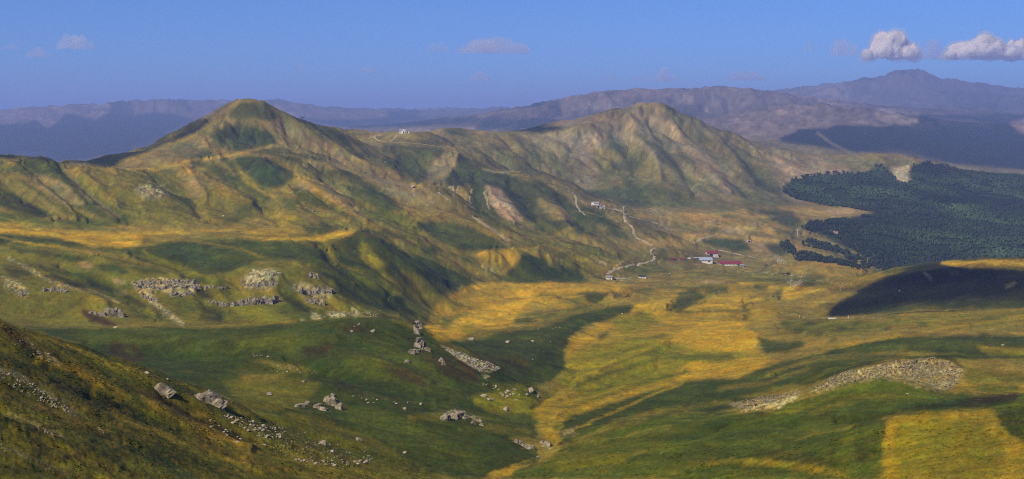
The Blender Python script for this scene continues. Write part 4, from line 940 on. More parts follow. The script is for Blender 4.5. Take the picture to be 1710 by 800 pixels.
ROCK = rock_mat('grey_limestone', (.085, .075, .052), (.31, .27, .19), .8, (.13, .11, .05))
PALE = rock_mat('pale_sandstone', (.17, .145, .10), (.42, .37, .27), 1.2, (.20, .165, .09))
BROWN = rock_mat('weathered_scree_stone', (.11, .09, .055), (.27, .23, .15), 1.0, (.12, .10, .035))

def empty(name, loc, rz=0.0):
    o = bpy.data.objects.new(name, None); COL.objects.link(o); o.location = loc; o.rotation_euler = (0, 0, rz); o.empty_display_size = 1
    return o
def link(name, me, parent=None, loc=(0, 0, 0), rot=(0, 0, 0), scale=(1, 1, 1)):
    o = bpy.data.objects.new(name, me); COL.objects.link(o); o.parent = parent
    o.location = loc; o.rotation_euler = rot; o.scale = scale
    return o
def bm_mesh(bm, name, mat, smooth=False):
    bmesh.ops.recalc_face_normals(bm, faces=bm.faces[:])
    me = bpy.data.meshes.new(name); bm.to_mesh(me); bm.free()
    me.materials.append(mat)
    if smooth: me.shade_smooth()
    return me
def stone_mesh(seed, mat, block=.5, n=16):
    """angular stone of about unit size, base at z = -0.3"""
    r = random.Random(seed); bm = bmesh.new()
    for i in range(n):
        v = Vector((r.uniform(-1, 1), r.uniform(-1, 1), r.uniform(-1, 1)))
        m_ = max(abs(v.x), abs(v.y), abs(v.z)) ; l = v.length
        v = v / (m_ * block + l * (1 - block)) * r.uniform(.8, 1.0) * .5
        bm.verts.new((v.x, v.y, v.z + .2))
    res = bmesh.ops.convex_hull(bm, input=bm.verts[:])
    bmesh.ops.delete(bm, geom=list({e for e in res['geom_interior'] + res['geom_unused'] if isinstance(e, bmesh.types.BMVert)}), context='VERTS')
    return bm_mesh(bm, 'stone', mat)
def crag_mesh(seed, mat, sx, sy, sz, tilt=0.0, cuts=3, rough=.12, top=.7):
    """one larger weathered rock with ledges and cracks: subdivided block pushed about by noise"""
    r = random.Random(seed); bm = bmesh.new(); bmesh.ops.create_cube(bm, size=1)
    bmesh.ops.subdivide_edges(bm, edges=bm.edges[:], cuts=cuts, use_grid_fill=True)
    from mathutils import noise
    off = Vector((seed * 3.1, seed * 1.7, 0))
    for v in bm.verts:
        p = v.co.copy(); t = p.z + .5
        k = 1 - (1 - top) * t
        l = p.length; p = p * (1 - .35 * max(0, l - .5))
        p.x *= k; p.y *= k
        nn = noise.noise_vector(p * 2.3 + off) * rough * 1.2 + noise.noise_vector(p * 6 + off) * rough * .6
        p += nn
        st_ = math.floor(p.z * 5) / 5
        p.z = p.z * .6 + st_ * .4
        v.co = Vector((p.x * sx, p.y * sy, (p.z + .32) * sz))
    if tilt: bmesh.ops.rotate(bm, verts=bm.verts[:], cent=(0, 0, 0), matrix=Matrix.Rotation(tilt, 3, 'Y'))
    return bm_mesh(bm, 'rock', mat)
STONES = {m: [stone_mesh(50 + i + 100 * q, mm, .35 + .1 * (i % 4), 13 + i % 5) for i in range(8)] for q, (m, mm) in enumerate((('r', ROCK), ('p', PALE), ('b', BROWN)))}
NB = 0
def boulder(u, v, px, label, group=None, kind='p', flat=.7, dmin=100):
    """px = width in photo pixels"""
    global NB
    p = locate(u, v, dmin); s = px * p.y / F
    o = link('boulder', random.choice(STONES[kind]), None, p - Vector((0, 0, s * .06)), (random.uniform(-.2, .2), random.uniform(-.2, .2), random.uniform(0, 6.28)),
             (s * random.uniform(.95, 1.2), s * random.uniform(.7, 1.1), s * flat * random.uniform(.8, 1.2)))
    tag(o, label, 'boulder', group); NB += 1
    return o
def crag(name, cat, label, u0, u1, blocks, dmin=100, kind='r', mats=None):
    """a rock mass of several blocks, each its own mesh: blocks = (u, v foot, width px, height px, depth factor)"""
    um = (u0 + u1) / 2; vm = sum(b[1] for b in blocks) / len(blocks)
    c = locate(um, vm, dmin)
    t = empty(name, c); tag(t, label, cat)
    for i, (u, v, w, h, dp) in enumerate(blocks):
        p = locate(u, v, dmin); k = p.y / F
        sx, sz = w * k, h * k
        me = ROCKS[random.randrange(len(ROCKS))]
        link('rock', me, t, p - c + Vector((0, sx * dp * .35, -sz * .2)), (random.uniform(-.3, .3), random.uniform(-.3, .3), random.uniform(-.8, .8) + (math.pi if random.random() < .5 else 0)),
             (sx * 1.45, sx * dp * 1.2, sz * 1.15))
    return t
ROCKS = [crag_mesh(i, ROCK, 1, 1, 1, 0, 3, .17, .5 + .09 * (i % 4)) for i in range(10)]
def face(u0, v0, u1, v1, n, w, h, jit=2, rowsn=1, gap=0.0):
    out = []
    for i in range(n):
        if random.random() < gap: continue
        t = (i + .5) / n
        for q in range(rowsn):
            out.append((u0 + (u1 - u0) * t + random.uniform(-jit, jit) * .5, v0 + (v1 - v0) * t - q * h * .8 + random.uniform(-jit, jit) * .5, w * random.uniform(.55, 1.45), h * random.uniform(.5, 1.3), random.uniform(.5, .9)))
    return out
random.seed(21)
crag('cliff', 'cliff', 'long low cliff of upright pale buttresses with dark cracks above a bright green slope', 362, 465, face(368, 512, 463, 506, 17, 8.0, 15, 2) + face(348, 505, 366, 506, 3, 6, 5), 700)
crag('cliff', 'cliff', 'broad broken grey rock band left of the upright buttress cliff, brown grass on its top', 225, 328, face(228, 482, 330, 480, 18, 6.5, 8, 4, 2) + face(236, 495, 262, 505, 7, 6, 9, 4) + face(285, 494, 320, 492, 7, 6, 6, 4), 700)
crag('cliff', 'cliff', 'short grey cliff with deep black clefts at the right end of the rock bands', 480, 560, face(498, 489, 528, 492, 6, 8, 12, 2) + face(530, 487, 558, 489, 6, 6.5, 9, 1.5) + face(510, 503, 542, 510, 6, 6.5, 9, 3), 700)
crag('cliff', 'cliff', 'scattered small grey outcrops on the brown knoll above the buttress cliff', 405, 460, face(405, 476, 462, 478, 9, 6.5, 8, 4, 1) + face(428, 462, 470, 458, 6, 5, 5, 5, 1), 700)
crag('cliff', 'cliff', 'small grey outcrop on the dark green slope above the black clefts', 512, 530, face(512, 461, 530, 466, 5, 6, 9, 4), 700)
crag('cliff', 'cliff', 'low rock steps between the broad grey band and the buttress cliff', 340, 380, face(340, 482, 380, 480, 6, 5, 6, 4), 700)
crag('crag', 'crag', 'jagged grey crag with a black cleft beside the maroon heather patch', 146, 208, face(150, 523, 170, 526, 3, 7, 8, 2) + face(168, 527, 204, 529, 7, 8.5, 15, 3) + [(205, 529, 7, 5, .8)], 650)
crag('crag', 'crag', 'small dark rock cluster on the left slope above the maroon patch', 68, 112, face(70, 486, 112, 489, 8, 6.5, 9, 4), 650)
crag('crag', 'crag', 'thin upright rock on the far left slope', 28, 48, [(34, 495, 5, 11, .6), (43, 490, 7, 6, .7)], 650)
crag('rock_pinnacle', 'pinnacle', 'knobbly rock pinnacle standing on the crest of the green spur', 690, 706, [(697, 558, 9, 13, .8), (694, 549, 7, 10, .8), (701, 549, 7, 11, .8), (698, 541, 11, 7, .8)], 500)
crag('rock_outcrop', 'outcrop', 'triangular pale outcrop just below the pinnacle', 678, 720, face(684, 590, 716, 586, 5, 9, 10, 2) + face(690, 580, 712, 580, 4, 8, 12, 2) + [(700, 571, 10, 11, .7), (680, 606, 8, 7, .7)], 480)
crag('rock_outcrop', 'outcrop', 'small pale ledge to the lower right of the triangular outcrop', 732, 745, [(736, 604, 6, 9, .6), (741, 610, 6, 8, .6)], 480)
crag('rock_outcrop', 'outcrop', 'split grey outcrop on the grassy mound, three rocks side by side', 492, 570, [(500, 680, 12, 7, .8), (512, 676, 11, 8, .8), (530, 682, 14, 9, .8), (540, 686, 12, 6, .8), (548, 672, 14, 14, .8), (557, 678, 17, 20, .8), (566, 684, 12, 13, .8), (556, 662, 8, 7, .8)], 330)
crag('rock_outcrop', 'outcrop', 'rounded pinkish grey outcrop low on the slope left of the gully', 738, 806, [(745, 702, 13, 12, .8), (757, 699, 14, 11, .8), (768, 697, 18, 14, .8), (778, 700, 10, 8, .7), (800, 704, 8, 5, .8), (804, 711, 7, 6, .7), (790, 708, 7, 5, .7)], 330)
crag('rock_outcrop', 'outcrop', 'broken brown bank of rock beside the stream in the gully', 855, 922, face(858, 738, 892, 752, 5, 9, 7, 3) + [(914, 745, 11, 10, .7), (905, 741, 8, 6, .7)], 300)
def big_boulder(label, u, v, w, h, seed, tilt, rz, shade=None):
    p = locate(u, v, 120); k = p.y / F
    t = empty('boulder', p); tag(t, label, 'boulder')
    link('rock', crag_mesh(seed, ROCK, w * k, w * k * .7, h * k, tilt, 5, .10, .55), t, (0, 0, -h * k * .12), (0, 0, rz))
    link('rock', crag_mesh(seed + 1, ROCK, w * k * .45, w * k * .5, h * k * .5, -tilt, 4, .12, .5), t, (w * k * .32, -w * k * .12, -h * k * .12), (0, 0, rz + .5))
big_boulder('large tilted grey boulder with a dark crack, on the foreground slope', 349, 672, 58, 27, 3, .62, .25)
big_boulder('slanting grey slab boulder, left of the large tilted boulder', 272, 654, 40, 17, 5, .62, .2)
# boulders that stand out
G1 = 'small pale boulders dotted over the green slopes'
for u, v, s, lb in [
 (245, 624, 9, 'white boulder on the skyline of the foreground slope'), (278, 634, 8, 'pale block just above the slanting slab boulder'), (441, 744, 9, 'grey boulder at the left end of the rubble'),
 (600, 736, 16, 'flat white boulder alone on green grass right of the rubble'), (676, 757, 10, 'rounded white boulder right of the flat white one'), (450, 660, 12, 'flat pale stone on the brown grass of the mound'),
 (507, 638, 8, 'pale stone at the foot of the white stone scatter'), (596, 732, 4, 'small stone behind the flat white boulder'), (889, 571, 8, 'bright boulder on the dark slope across from the pinnacle'),
 (787, 568, 12, 'flat pale boulder where the dark slope meets the golden field'), (848, 572, 10, 'grey boulder with a dark side high on the dark slope'), (890, 601, 5, 'small white stone low on the dark slope'),
 (703, 676, 8, 'pale boulder in the grass left of the yellow hollow'), (675, 684, 10, 'flat white stone far left of the yellow hollow'), (193, 548, 9, 'white block at the end of the maroon patch'),
 (808, 662, 12, 'pale boulder at the top edge of the yellow hollow'), (818, 668, 12, 'long pale boulder in the yellow hollow'), (886, 654, 15, 'broad flat boulder near the stream bend'), (880, 660, 8, 'boulder touching the broad flat one'),
 (899, 663, 9, 'pale boulder right of the broad flat one'), (845, 685, 12, 'pale stone lying low in the yellow hollow'), (592, 546, 6, 'pale stone on the crest of the green spur'), (600, 543, 7, 'second pale stone on the crest of the green spur'), (623, 554, 9, 'flat stone right of the crest stones'),
 (588, 554, 7, 'dark sided stone just below the crest stones'), (430, 594, 5, 'stone in the upper left scatter on the green spur'), (1385, 530, 0, None), (897, 765, 8, 'white boulder in the stream bed at the mouth of the gully'), (555, 755, 11, 'dark grey boulder in the middle of the rubble'), (540, 742, 14, 'pale slab in the middle of the rubble')]:
    if s: boulder(u, v, s, lb)
def scatter(poly, n, smin, smax, label, group, kind='p', flat=.6, dmin=100, pw=2.0):
    xs = [p[0] for p in poly]; ys = [p[1] for p in poly]; k = 0; tries = 0
    while k < n and tries < 60 * n:
        tries += 1
        u = random.uniform(min(xs), max(xs)); v = random.uniform(min(ys), max(ys)); ins = False
        for (ax, ay), (bx, by) in zip(poly, poly[1:] + poly[:1]):
            if (ay > v) != (by > v) and u < (bx - ax) * (v - ay) / (by - ay) + ax: ins = not ins
        if not ins: continue
        boulder(u, v, smin + (smax - smin) * random.random() ** pw, label, group, kind, flat, dmin); k += 1
scatter([(368, 690), (400, 697), (440, 708), (470, 715), (478, 730), (450, 735), (420, 722), (395, 712)], 64, 3.5, 11, 'pale stone in the dense rubble right below the large tilted boulder', 'stones of the dense rubble', flat=.55)
scatter([(330, 690), (380, 712), (420, 745), (400, 742), (350, 712)], 14, 3, 8, 'pale stone in the thin trail left of the dense rubble', 'stones of the thin rubble trail')
scatter([(485, 765), (520, 768), (570, 770), (615, 768), (610, 776), (560, 780), (510, 778)], 34, 3.5, 9, 'pale stone in the long band of rubble at the bottom of the slope', 'stones of the lower rubble band')
scatter([(470, 718), (560, 725), (640, 760), (620, 790), (560, 768), (480, 750)], 34, 2.5, 6, 'small pale stone in the grass between the two rubble bands', 'stones between the rubble bands')
scatter([(460, 610), (500, 612), (530, 618), (535, 626), (490, 624), (455, 620)], 26, 2, 4.2, 'tiny white stone in the scatter on the green spur above the mound', 'white stone scatter')
scatter([(415, 590), (450, 594), (456, 600), (425, 600)], 6, 2.5, 5, 'small stone in the upper left scatter on the green spur', 'upper left stone scatter')
scatter([(838, 650), (870, 650), (875, 665), (850, 672), (835, 664)], 22, 3, 8, 'pale stone strewn over the head of the yellow hollow', 'stones of the yellow hollow')
scatter([(800, 638), (830, 645), (835, 655), (810, 650)], 9, 3, 6, 'pale stone below the slab of scree under the pinnacle ridge', 'stones below the pale slab')
scatter([(560, 655), (680, 668), (700, 676), (620, 676)], 14, 2.5, 6, 'small pale stone on the grass between the split outcrop and the pinkish one', 'stones on the middle lawn')
scatter([(830, 560), (960, 540), (1010, 530), (940, 590), (850, 600)], 9, 2, 3.5, 'tiny white stone on the dark slope across from the pinnacle', 'stones on the dark slope')
scatter([(30, 640), (60, 650), (118, 680), (100, 690), (60, 668)], 26, 4, 9, 'pale stone in the stony streak at the left edge of the foreground', 'stones of the left streak', flat=.4)
scatter([(15, 565), (50, 570), (95, 600), (80, 605), (40, 590)], 20, 3, 9, 'stone of the reddish stony patch high on the foreground slope', 'stones of the upper patch', 'r', .5)
scatter([(60, 710), (120, 728), (110, 738), (70, 722)], 8, 3, 7, 'pale stone low in the foreground grass', 'stones low in the foreground', flat=.4)
scatter([(150, 705), (185, 720), (170, 726)], 6, 4, 8, 'flat pale stone in the middle of the foreground slope', 'stones in mid foreground', flat=.4)
print('boulders', NB)

# slabs and scree that nobody could count
def scree_mass(name, poly, n, smin, smax, mat, flat=.6, seed=1, dmin=100):
    r = random.Random(seed); V_, F_ = [], []
    xs = [p[0] for p in poly]; ys = [p[1] for p in poly]; k = 0; tries = 0
    base = [stone_mesh(900 + i, mat, .5, 9) for i in range(5)]
    data = [([v.co.copy() for v in b.vertices], [tuple(p.vertices) for p in b.polygons]) for b in base]
    while k < n and tries < 40 * n:
        tries += 1
        u = r.uniform(min(xs), max(xs)); v = r.uniform(min(ys), max(ys)); ins = False
        for (ax, ay), (bx, by) in zip(poly, poly[1:] + poly[:1]):
            if (ay > v) != (by > v) and u < (bx - ax) * (v - ay) / (by - ay) + ax: ins = not ins
        if not ins or (vnoise(np.array([u * .09]), np.array([v * .14]), seed)[0] < -.22): continue
        p = locate(u, v, dmin); s = (smin + (smax - smin) * r.random() ** 2.5) * p.y / F
        M = Matrix.Rotation(r.uniform(0, 6.28), 3, 'Z') @ Matrix.Rotation(r.uniform(-.4, .4), 3, 'X')
        vs, fs = data[k % 5]; b0 = len(V_); q = flat * r.uniform(.7, 1.3)
        for c in vs:
            w = M @ Vector((c.x * s, c.y * s, c.z * s * q)); V_.append((p.x + w.x, p.y + w.y, p.z + w.z - s * .05))
        for f in fs: F_.append(tuple(i + b0 for i in f))
        k += 1
    me = bpy.data.meshes.new(name); me.from_pydata(V_, [], F_); me.materials.append(mat)
    for b in base: bpy.data.meshes.remove(b)
    return tag(link(name, me), kind='stuff')
scree_mass('scree', [(1350, 652), (1385, 630), (1430, 614), (1500, 602), (1560, 597), (1590, 606), (1606, 622), (1600, 640), (1570, 657), (1500, 652), (1430, 652), (1390, 654)], 2300, 1.5, 5.5, BROWN, .8, 3, 420)
scree_mass('scree', [(1218, 674), (1260, 664), (1330, 655), (1345, 652), (1320, 668), (1270, 686), (1235, 683)], 500, 2, 5.5, BROWN, .7, 4, 420)
scree_mass('scree', [(735, 576), (752, 582), (790, 598), (815, 605), (835, 615), (822, 622), (805, 622), (790, 615), (765, 598)], 420, 2.5, 8, PALE, .35, 5, 400)
scree_mass('scree', [(0, 616), (40, 628), (70, 650), (125, 688), (120, 696), (60, 668), (0, 640)], 260, 2, 6, PALE, .5, 6, 120)
scree_mass('scree', [(370, 690), (480, 716), (600, 765), (640, 770), (560, 785), (470, 760), (420, 735)], 500, 1.5, 3.5, PALE, .6, 7, 150)
scree_mass('scree', [(545, 520), (640, 518), (625, 532), (500, 536)], 160, 2, 5, PALE, .4, 8, 700)
scree_mass('scree', [(250, 500), (300, 535), (310, 545), (290, 540), (245, 508)], 160, 2, 4, BROWN, .5, 9, 700)
scree_mass('scree', [(15, 430), (60, 452), (125, 482), (120, 488), (50, 460)], 120, 2, 4, BROWN, .5, 10, 650)
scree_mass('scree', [(1293, 424), (1312, 440), (1300, 440), (1290, 430)], 70, 2, 4, PALE, .5, 11, 1900)
scree_mass('scree', [(1305, 464), (1350, 468), (1345, 478), (1315, 478)], 90, 2, 4, PALE, .5, 12, 1400)
# ------------------------------------------------------------------ tracks
TRACK = simple_mat('pale_gravel', (.34, .27, .165), .95, .6, .75, 1.15, .05)
def smooth_path(pts, n=3):
    for _ in range(n):
        q = [pts[0]]
        for a, b in zip(pts[:-1], pts[1:]):
            q += [tuple(.75 * x + .25 * y for x, y in zip(a, b)), tuple(.25 * x + .75 * y for x, y in zip(a, b))]
        pts = q + [pts[-1]]
    return pts
def track(name, pts, w, dmin=900, lift=.35):
    W_ = [locate(u, v, dmin) for u, v in smooth_path(pts)]
    W_ = [p for i, p in enumerate(W_) if i == 0 or (p - W_[i - 1]).length > 1.0]
    # drop points that fell over a crest
    out = [W_[0]]
    for p in W_[1:]:
        if (p - out[-1]).length < 160: out.append(p)
    W_ = out
    for _ in range(3):
        W_ = [W_[0]] + [(a + b * 2 + c) / 4 for a, b, c in zip(W_, W_[1:], W_[2:])] + [W_[-1]]
    fine = []
    for a, b in zip(W_[:-1], W_[1:]):
        n = max(1, int((b - a).length / 5))
        fine += [a.lerp(b, i / n) for i in range(n)]
    fine.append(W_[-1])
    V_, F_ = [], []; NX = 4
    for i, p in enumerate(fine):
        a = fine[max(0, i - 1)]; b = fine[min(len(fine) - 1, i + 1)]
        d = Vector((b.x - a.x, b.y - a.y, 0)).normalized(); n = Vector((-d.y, d.x, 0))
        ww = w * (1 + .18 * math.sin(i * .9) + .1 * math.sin(i * 2.3))
        for j in range(NX + 1):
            t = j / NX - .5
            x = p.x + n.x * ww * t; y = p.y + n.y * ww * t
            V_.append((x, y, ground_z(x, y) + lift - abs(t) * lift * .8))
    for i in range(len(fine) - 1):
        for j in range(NX):
            k = i * (NX + 1) + j
            F_.append((k, k + 1, k + NX + 2, k + NX + 1))
    me = bpy.data.meshes.new(name); me.from_pydata(V_, [], F_); me.materials.append(TRACK); me.shade_smooth()
    return tag(link(name, me), kind='structure')
track('gravel_road', [(1002, 345), (1020, 349), (1038, 352), (1043, 358), (1042, 368), (1052, 376), (1059, 383), (1057, 391), (1064, 398), (1078, 404), (1090, 411), (1094, 414)], 4.2)
track('gravel_road', [(1093, 428), (1094, 431), (1089, 436), (1070, 441), (1050, 444), (1035, 447), (1022, 453), (1012, 459)], 3.8)
track('gravel_road', [(1026, 465), (1040, 465.5), (1056, 464)], 3.8)
track('gravel_road', [(1094, 414), (1085, 419), (1088, 424), (1093, 428)], 3.0)
track('gravel_track', [(955, 321), (963, 331), (961, 340), (968, 352), (978, 360)], 3.4)
track('gravel_track', [(970, 335), (980, 339), (1000, 347)], 2.6)
track('gravel_track', [(1043, 358), (1060, 364), (1075, 367), (1100, 374)], 3.0)
track('gravel_track', [(1158, 407), (1165, 402), (1178, 396), (1195, 393)], 2.6)
track('gravel_track', [(626, 228), (624, 230), (634, 236), (648, 238), (670, 238), (700, 240), (720, 243), (740, 246), (745, 247)], 3.8)
track('gravel_track', [(663, 225), (659, 231), (651, 237)], 3.0)
track('gravel_track', [(752, 312), (757, 313), (757, 322), (757, 330)], 3.0)
track('gravel_track', [(732, 322), (745, 331), (751, 337)], 3.0)
track('gravel_track', [(790, 362), (802, 370), (816, 380), (833, 390), (850, 401)], 3.0)
track('gravel_track', [(1186, 414), (1205, 419), (1235, 425), (1262, 431)], 2.6)

# ------------------------------------------------------------------ buildings
WHITE = simple_mat('white_plaster', (.70, .66, .58), .85, .5, .82, 1.08)
RED = simple_mat('dark_red_roof', (.17, .025, .03), .7, .6, .75, 1.2)
STEEL = simple_mat('blue_grey_roof_sheet', (.27, .33, .42), .45, .4, .85, 1.12)
STONE = simple_mat('stone_wall', (.36, .33, .26), .95, .9, .7, 1.2, .05)
DARK = simple_mat('dark_opening', (.012, .013, .016), .6)
GLASS = simple_mat('window_glass', (.03, .045, .06), .12)
WOOD = simple_mat('brown_wood', (.075, .035, .02), .9, 1.5, .7, 1.3)
GREY = simple_mat('grey_metal', (.22, .23, .24), .5, None)
GALV = simple_mat('galvanised_steel', (.42, .43, .44), .45, None)
CONC = simple_mat('concrete', (.42, .40, .36), .9, 1.0, .8, 1.15)
PINK = simple_mat('pinkish_stone_wall', (.42, .27, .21), .95, .8, .75, 1.2)
def boxbm(bm, x0, x1, y0, y1, z0, z1):
    vs = [bm.verts.new((x, y, z)) for z in (z0, z1) for x, y in ((x0, y0), (x1, y0), (x1, y1), (x0, y1))]
    for f in ((0, 3, 2, 1), (4, 5, 6, 7), (0, 1, 5, 4), (1, 2, 6, 5), (2, 3, 7, 6), (3, 0, 4, 7)): bm.faces.new([vs[i] for i in f])
def boxes(name, mat, parent, *bs, bevel=0):
    bm = bmesh.new()
    for b in bs: boxbm(bm, *b)
    if bevel: bmesh.ops.bevel(bm, geom=bm.edges[:], offset=bevel, segments=1, affect='EDGES')
    return link(name, bm_mesh(bm, name, mat), parent)
def prism(name, mat, parent, prof, x0, x1):
    """profile in (y, z), drawn out along x"""
    bm = bmesh.new(); a = [bm.verts.new((x0, y, z)) for y, z in prof]; b = [bm.verts.new((x1, y, z)) for y, z in prof]
    bm.faces.new(a); bm.faces.new(b[::-1])
    for i in range(len(prof)):
        j = (i + 1) % len(prof); bm.faces.new((a[i], b[i], b[j], a[j]))
    return link(name, bm_mesh(bm, name, mat), parent)
def site(name, u, v, label, cat, rz=0.0, group=None, dmin=900, dz=0.0, dy=0.0):
    p = locate(u, v, dmin)
    if dy:
        y = p.y + dy; p = Vector((p.x * y / p.y, y, ground_z(p.x * y / p.y, y)))
    t = empty(name, p + Vector((0, 0, dz)), rz); tag(t, label, cat, group)
    return t, p.y / F          # metres per photo pixel there
def gable(t, L_, D_, H, R, wall, roof, fnd=4, over=.5, rname='roof', th=.35):
    """long axis along x, origin at the middle of the front foot"""
    prism('wall', wall, t, [(0, -fnd), (D_, -fnd), (D_, H), (D_ / 2, H + R - .05), (0, H)], -L_ / 2, L_ / 2)
    k = R / (D_ / 2)
    prof = [(-over, H - over * k), (D_ / 2, H + R), (D_ + over, H - over * k), (D_ + over, H - over * k + th), (D_ / 2, H + R + th), (-over, H - over * k + th)]
    return prism(rname, roof, t, prof, -L_ / 2 - over, L_ / 2 + over)
def window(t, x, z, w, h, y=0.0, frame=WHITE):
    f = boxes('window', frame, t, (x - w / 2 - .12, x - w / 2, y - .09, y - .003, z, z + h), (x + w / 2, x + w / 2 + .12, y - .09, y - .003, z, z + h),
              (x - w / 2, x + w / 2, y - .09, y - .003, z - .12, z), (x - w / 2, x + w / 2, y - .09, y - .003, z + h, z + h + .12))
    boxes('pane', GLASS, f, (x - w / 2, x + w / 2, y - .04, y - .006, z, z + h))
    return f
def opening(t, name, x, z, w, h, mat=DARK, y=0.0):
    return boxes(name, mat, t, (x - w / 2, x + w / 2, y - .07, y - .004, z, z + h))
# red roofed house
t, k = site('red_roofed_house', 1190, 430.0, 'tall white house with dark red roof, behind the blue grey barn', 'house', .12, dy=6)
L_ = 19 * k; r = gable(t, L_, 10, 5.2, 3.6, WHITE, RED, 5, .7)
boxes('chimney', STONE, r, (L_ * .22, L_ * .22 + 1.1, 5.6, 6.7, 7, 10))
opening(t, 'door', -L_ * .12, .0, L_ * .3, 4.2)
for x in (.20, .30, .40): window(t, L_ * x, 3.0, 1.1, 1.2)
for x in (.20, .30, .40): window(t, L_ * x, .7, 1.1, 1.2)
window(t, -L_ * .40, 2.6, 1.0, 1.3)
boxes('terrace', CONC, t, (L_ * .1, L_ * .52, -2.6, -.005, -5, .25))
# blue grey barn
t, k = site('barn', 1172, 437.5, 'long low barn with pale blue grey sheet roof in front of the red roofed house', 'barn', .03)
L_ = 36 * k; gable(t, L_, 13, 3.0, 3.6, WHITE, STEEL, 4, .7)
opening(t, 'door', -L_ * .36, .0, 3.2, 2.6); opening(t, 'door', L_ * .34, .0, 3.6, 2.4)
for i in range(7): window(t, -L_ * .24 + i * L_ * .08, 1.1, 1.5, 1.1)
boxes('annex', CONC, t, (-L_ / 2 - 5.5, -L_ / 2 - .01, 2, 7, -4, 2.4))
# long red barn
t, k = site('long_red_roofed_barn', 1220, 443.5, 'long white barn with dark red roof, right of the blue grey one', 'barn', -.05)
L_ = 36 * k; gable(t, L_, 11, 3.0, 3.4, WHITE, RED, 4, .7)
opening(t, 'door', -L_ * .36, .0, 2.6, 2.6); opening(t, 'door', L_ * .37, .0, 3.4, 2.7)
for i in range(9): window(t, -L_ * .27 + i * L_ * .068, 1.2, 1.2, 1.0)
# low stone shed and trailer by it
t, k = site('stone_shed', 1239, 445.5, 'low grey stone shed at the right end of the long red roofed barn', 'shed', -.1)
gable(t, 6, 6, 2.2, 1.2, STONE, GREY); opening(t, 'door', 0, 0, 1.4, 1.9)
for u, v, lb, w in [(1139, 435.5, 'small shed with dark reddish roof, between the tiny hut and the barns', 7.5), (1125, 434.5, 'tiny dark hut farthest left of the farm buildings', 5)]:
    t, k = site('shed', u, v, lb, 'shed', .3)
    gable(t, w, 5, 2.0, 1.6, STONE if u > 1130 else WOOD, RED); opening(t, 'door', .5, 0, 1.4, 1.8)
def vehicle(name, u, v, label, cat, L_, H, col, rz, dmin=900):
    t, k = site(name, u, v, label, cat, rz, dmin=dmin)
    m = simple_mat(name + '_paint', col, .35)
    h2 = 2.0 if H > 2 else 1.75
    prism('body', m, t, [(-L_ / 2, .45), (L_ / 2, .45), (L_ / 2, H * .55), (L_ / 2 - .3, H), (-L_ / 2 + L_ * .3, H), (-L_ / 2 + L_ * .14, H * .6), (-L_ / 2, H * .5)], -h2 / 2, h2 / 2)
    boxes('windscreen', GLASS, t, (-h2 / 2 - .01, h2 / 2 + .01, -L_ / 2 + L_ * .22, L_ / 2 - .5, H * .62, H * .88))
    for x in (-h2 / 2, h2 / 2):
        for y in (-L_ * .32, L_ * .32):
            bm = bmesh.new(); bmesh.ops.create_cone(bm, cap_ends=True, segments=12, radius1=.36, radius2=.36, depth=.24)
            o = link('wheel', bm_mesh(bm, 'wheel', DARK), t, (x, y, .36), (0, math.pi / 2, 0))
    return t
vehicle('van', 1092.5, 438.5, 'dark grey van parked at the bend of the gravel road', 'van', 5.6, 2.4, (.16, .17, .19), 1.2)
vehicle('van', 1151, 432.5, 'white van at the left end of the blue grey barn', 'van', 5.2, 2.2, (.75, .75, .73), 1.45)
vehicle('car', 1245, 444.5, 'pale green car right of the long red roofed barn', 'car', 4.4, 1.6, (.4, .46, .4), 1.5)
# hut at the foot of the road, with a brown end
t, k = site('road_hut', 1017, 466.5, 'white hut with dark roof and brown end wall, lower end of the gravel road', 'hut', -.15, dmin=1300)
gable(t, 8.2, 5.5, 2.7, 1.5, WHITE, GREY); boxes('end_wall', WOOD, t, (4.12, 7.0, -.6, 4.6, -3, 2.9), bevel=.3)
opening(t, 'door', 1.5, 0, 1.3, 2.0); window(t, -1.4, 1.0, 1.2, 1.1)
t, k = site('valley_hut', 1073, 465.0, 'white hut with a dark green roof and two dark doors, right of the road hut', 'hut', .05, dmin=1300)
gable(t, 9.5, 5, 2.7, 1.4, WHITE, simple_mat('dark_green_roof', (.03, .045, .035), .7)); opening(t, 'door', -1.7, 0, .7, 2.2); opening(t, 'door', 1.7, 0, .7, 2.2)
boxes('side_bin', simple_mat('green_paint', (.03, .11, .05), .6), t, (4.78, 5.6, 0, 2, -2, 1.2))
# culvert portal
t, k = site('culvert', 1251, 404.5, 'pale concrete culvert mouth with a black opening, on the slope above the barns', 'culvert', .25)
boxes('portal', CONC, t, (-3.4, -2.1, -.4, 3, -1.5, 3.6), (2.1, 3.4, -.4, 3, -1.5, 3.6), (-2.1, 2.1, -.4, 3, 2.7, 3.4)); boxes('opening', DARK, t, (-2.1, 2.1, .3, 2.8, -1.2, 2.68))
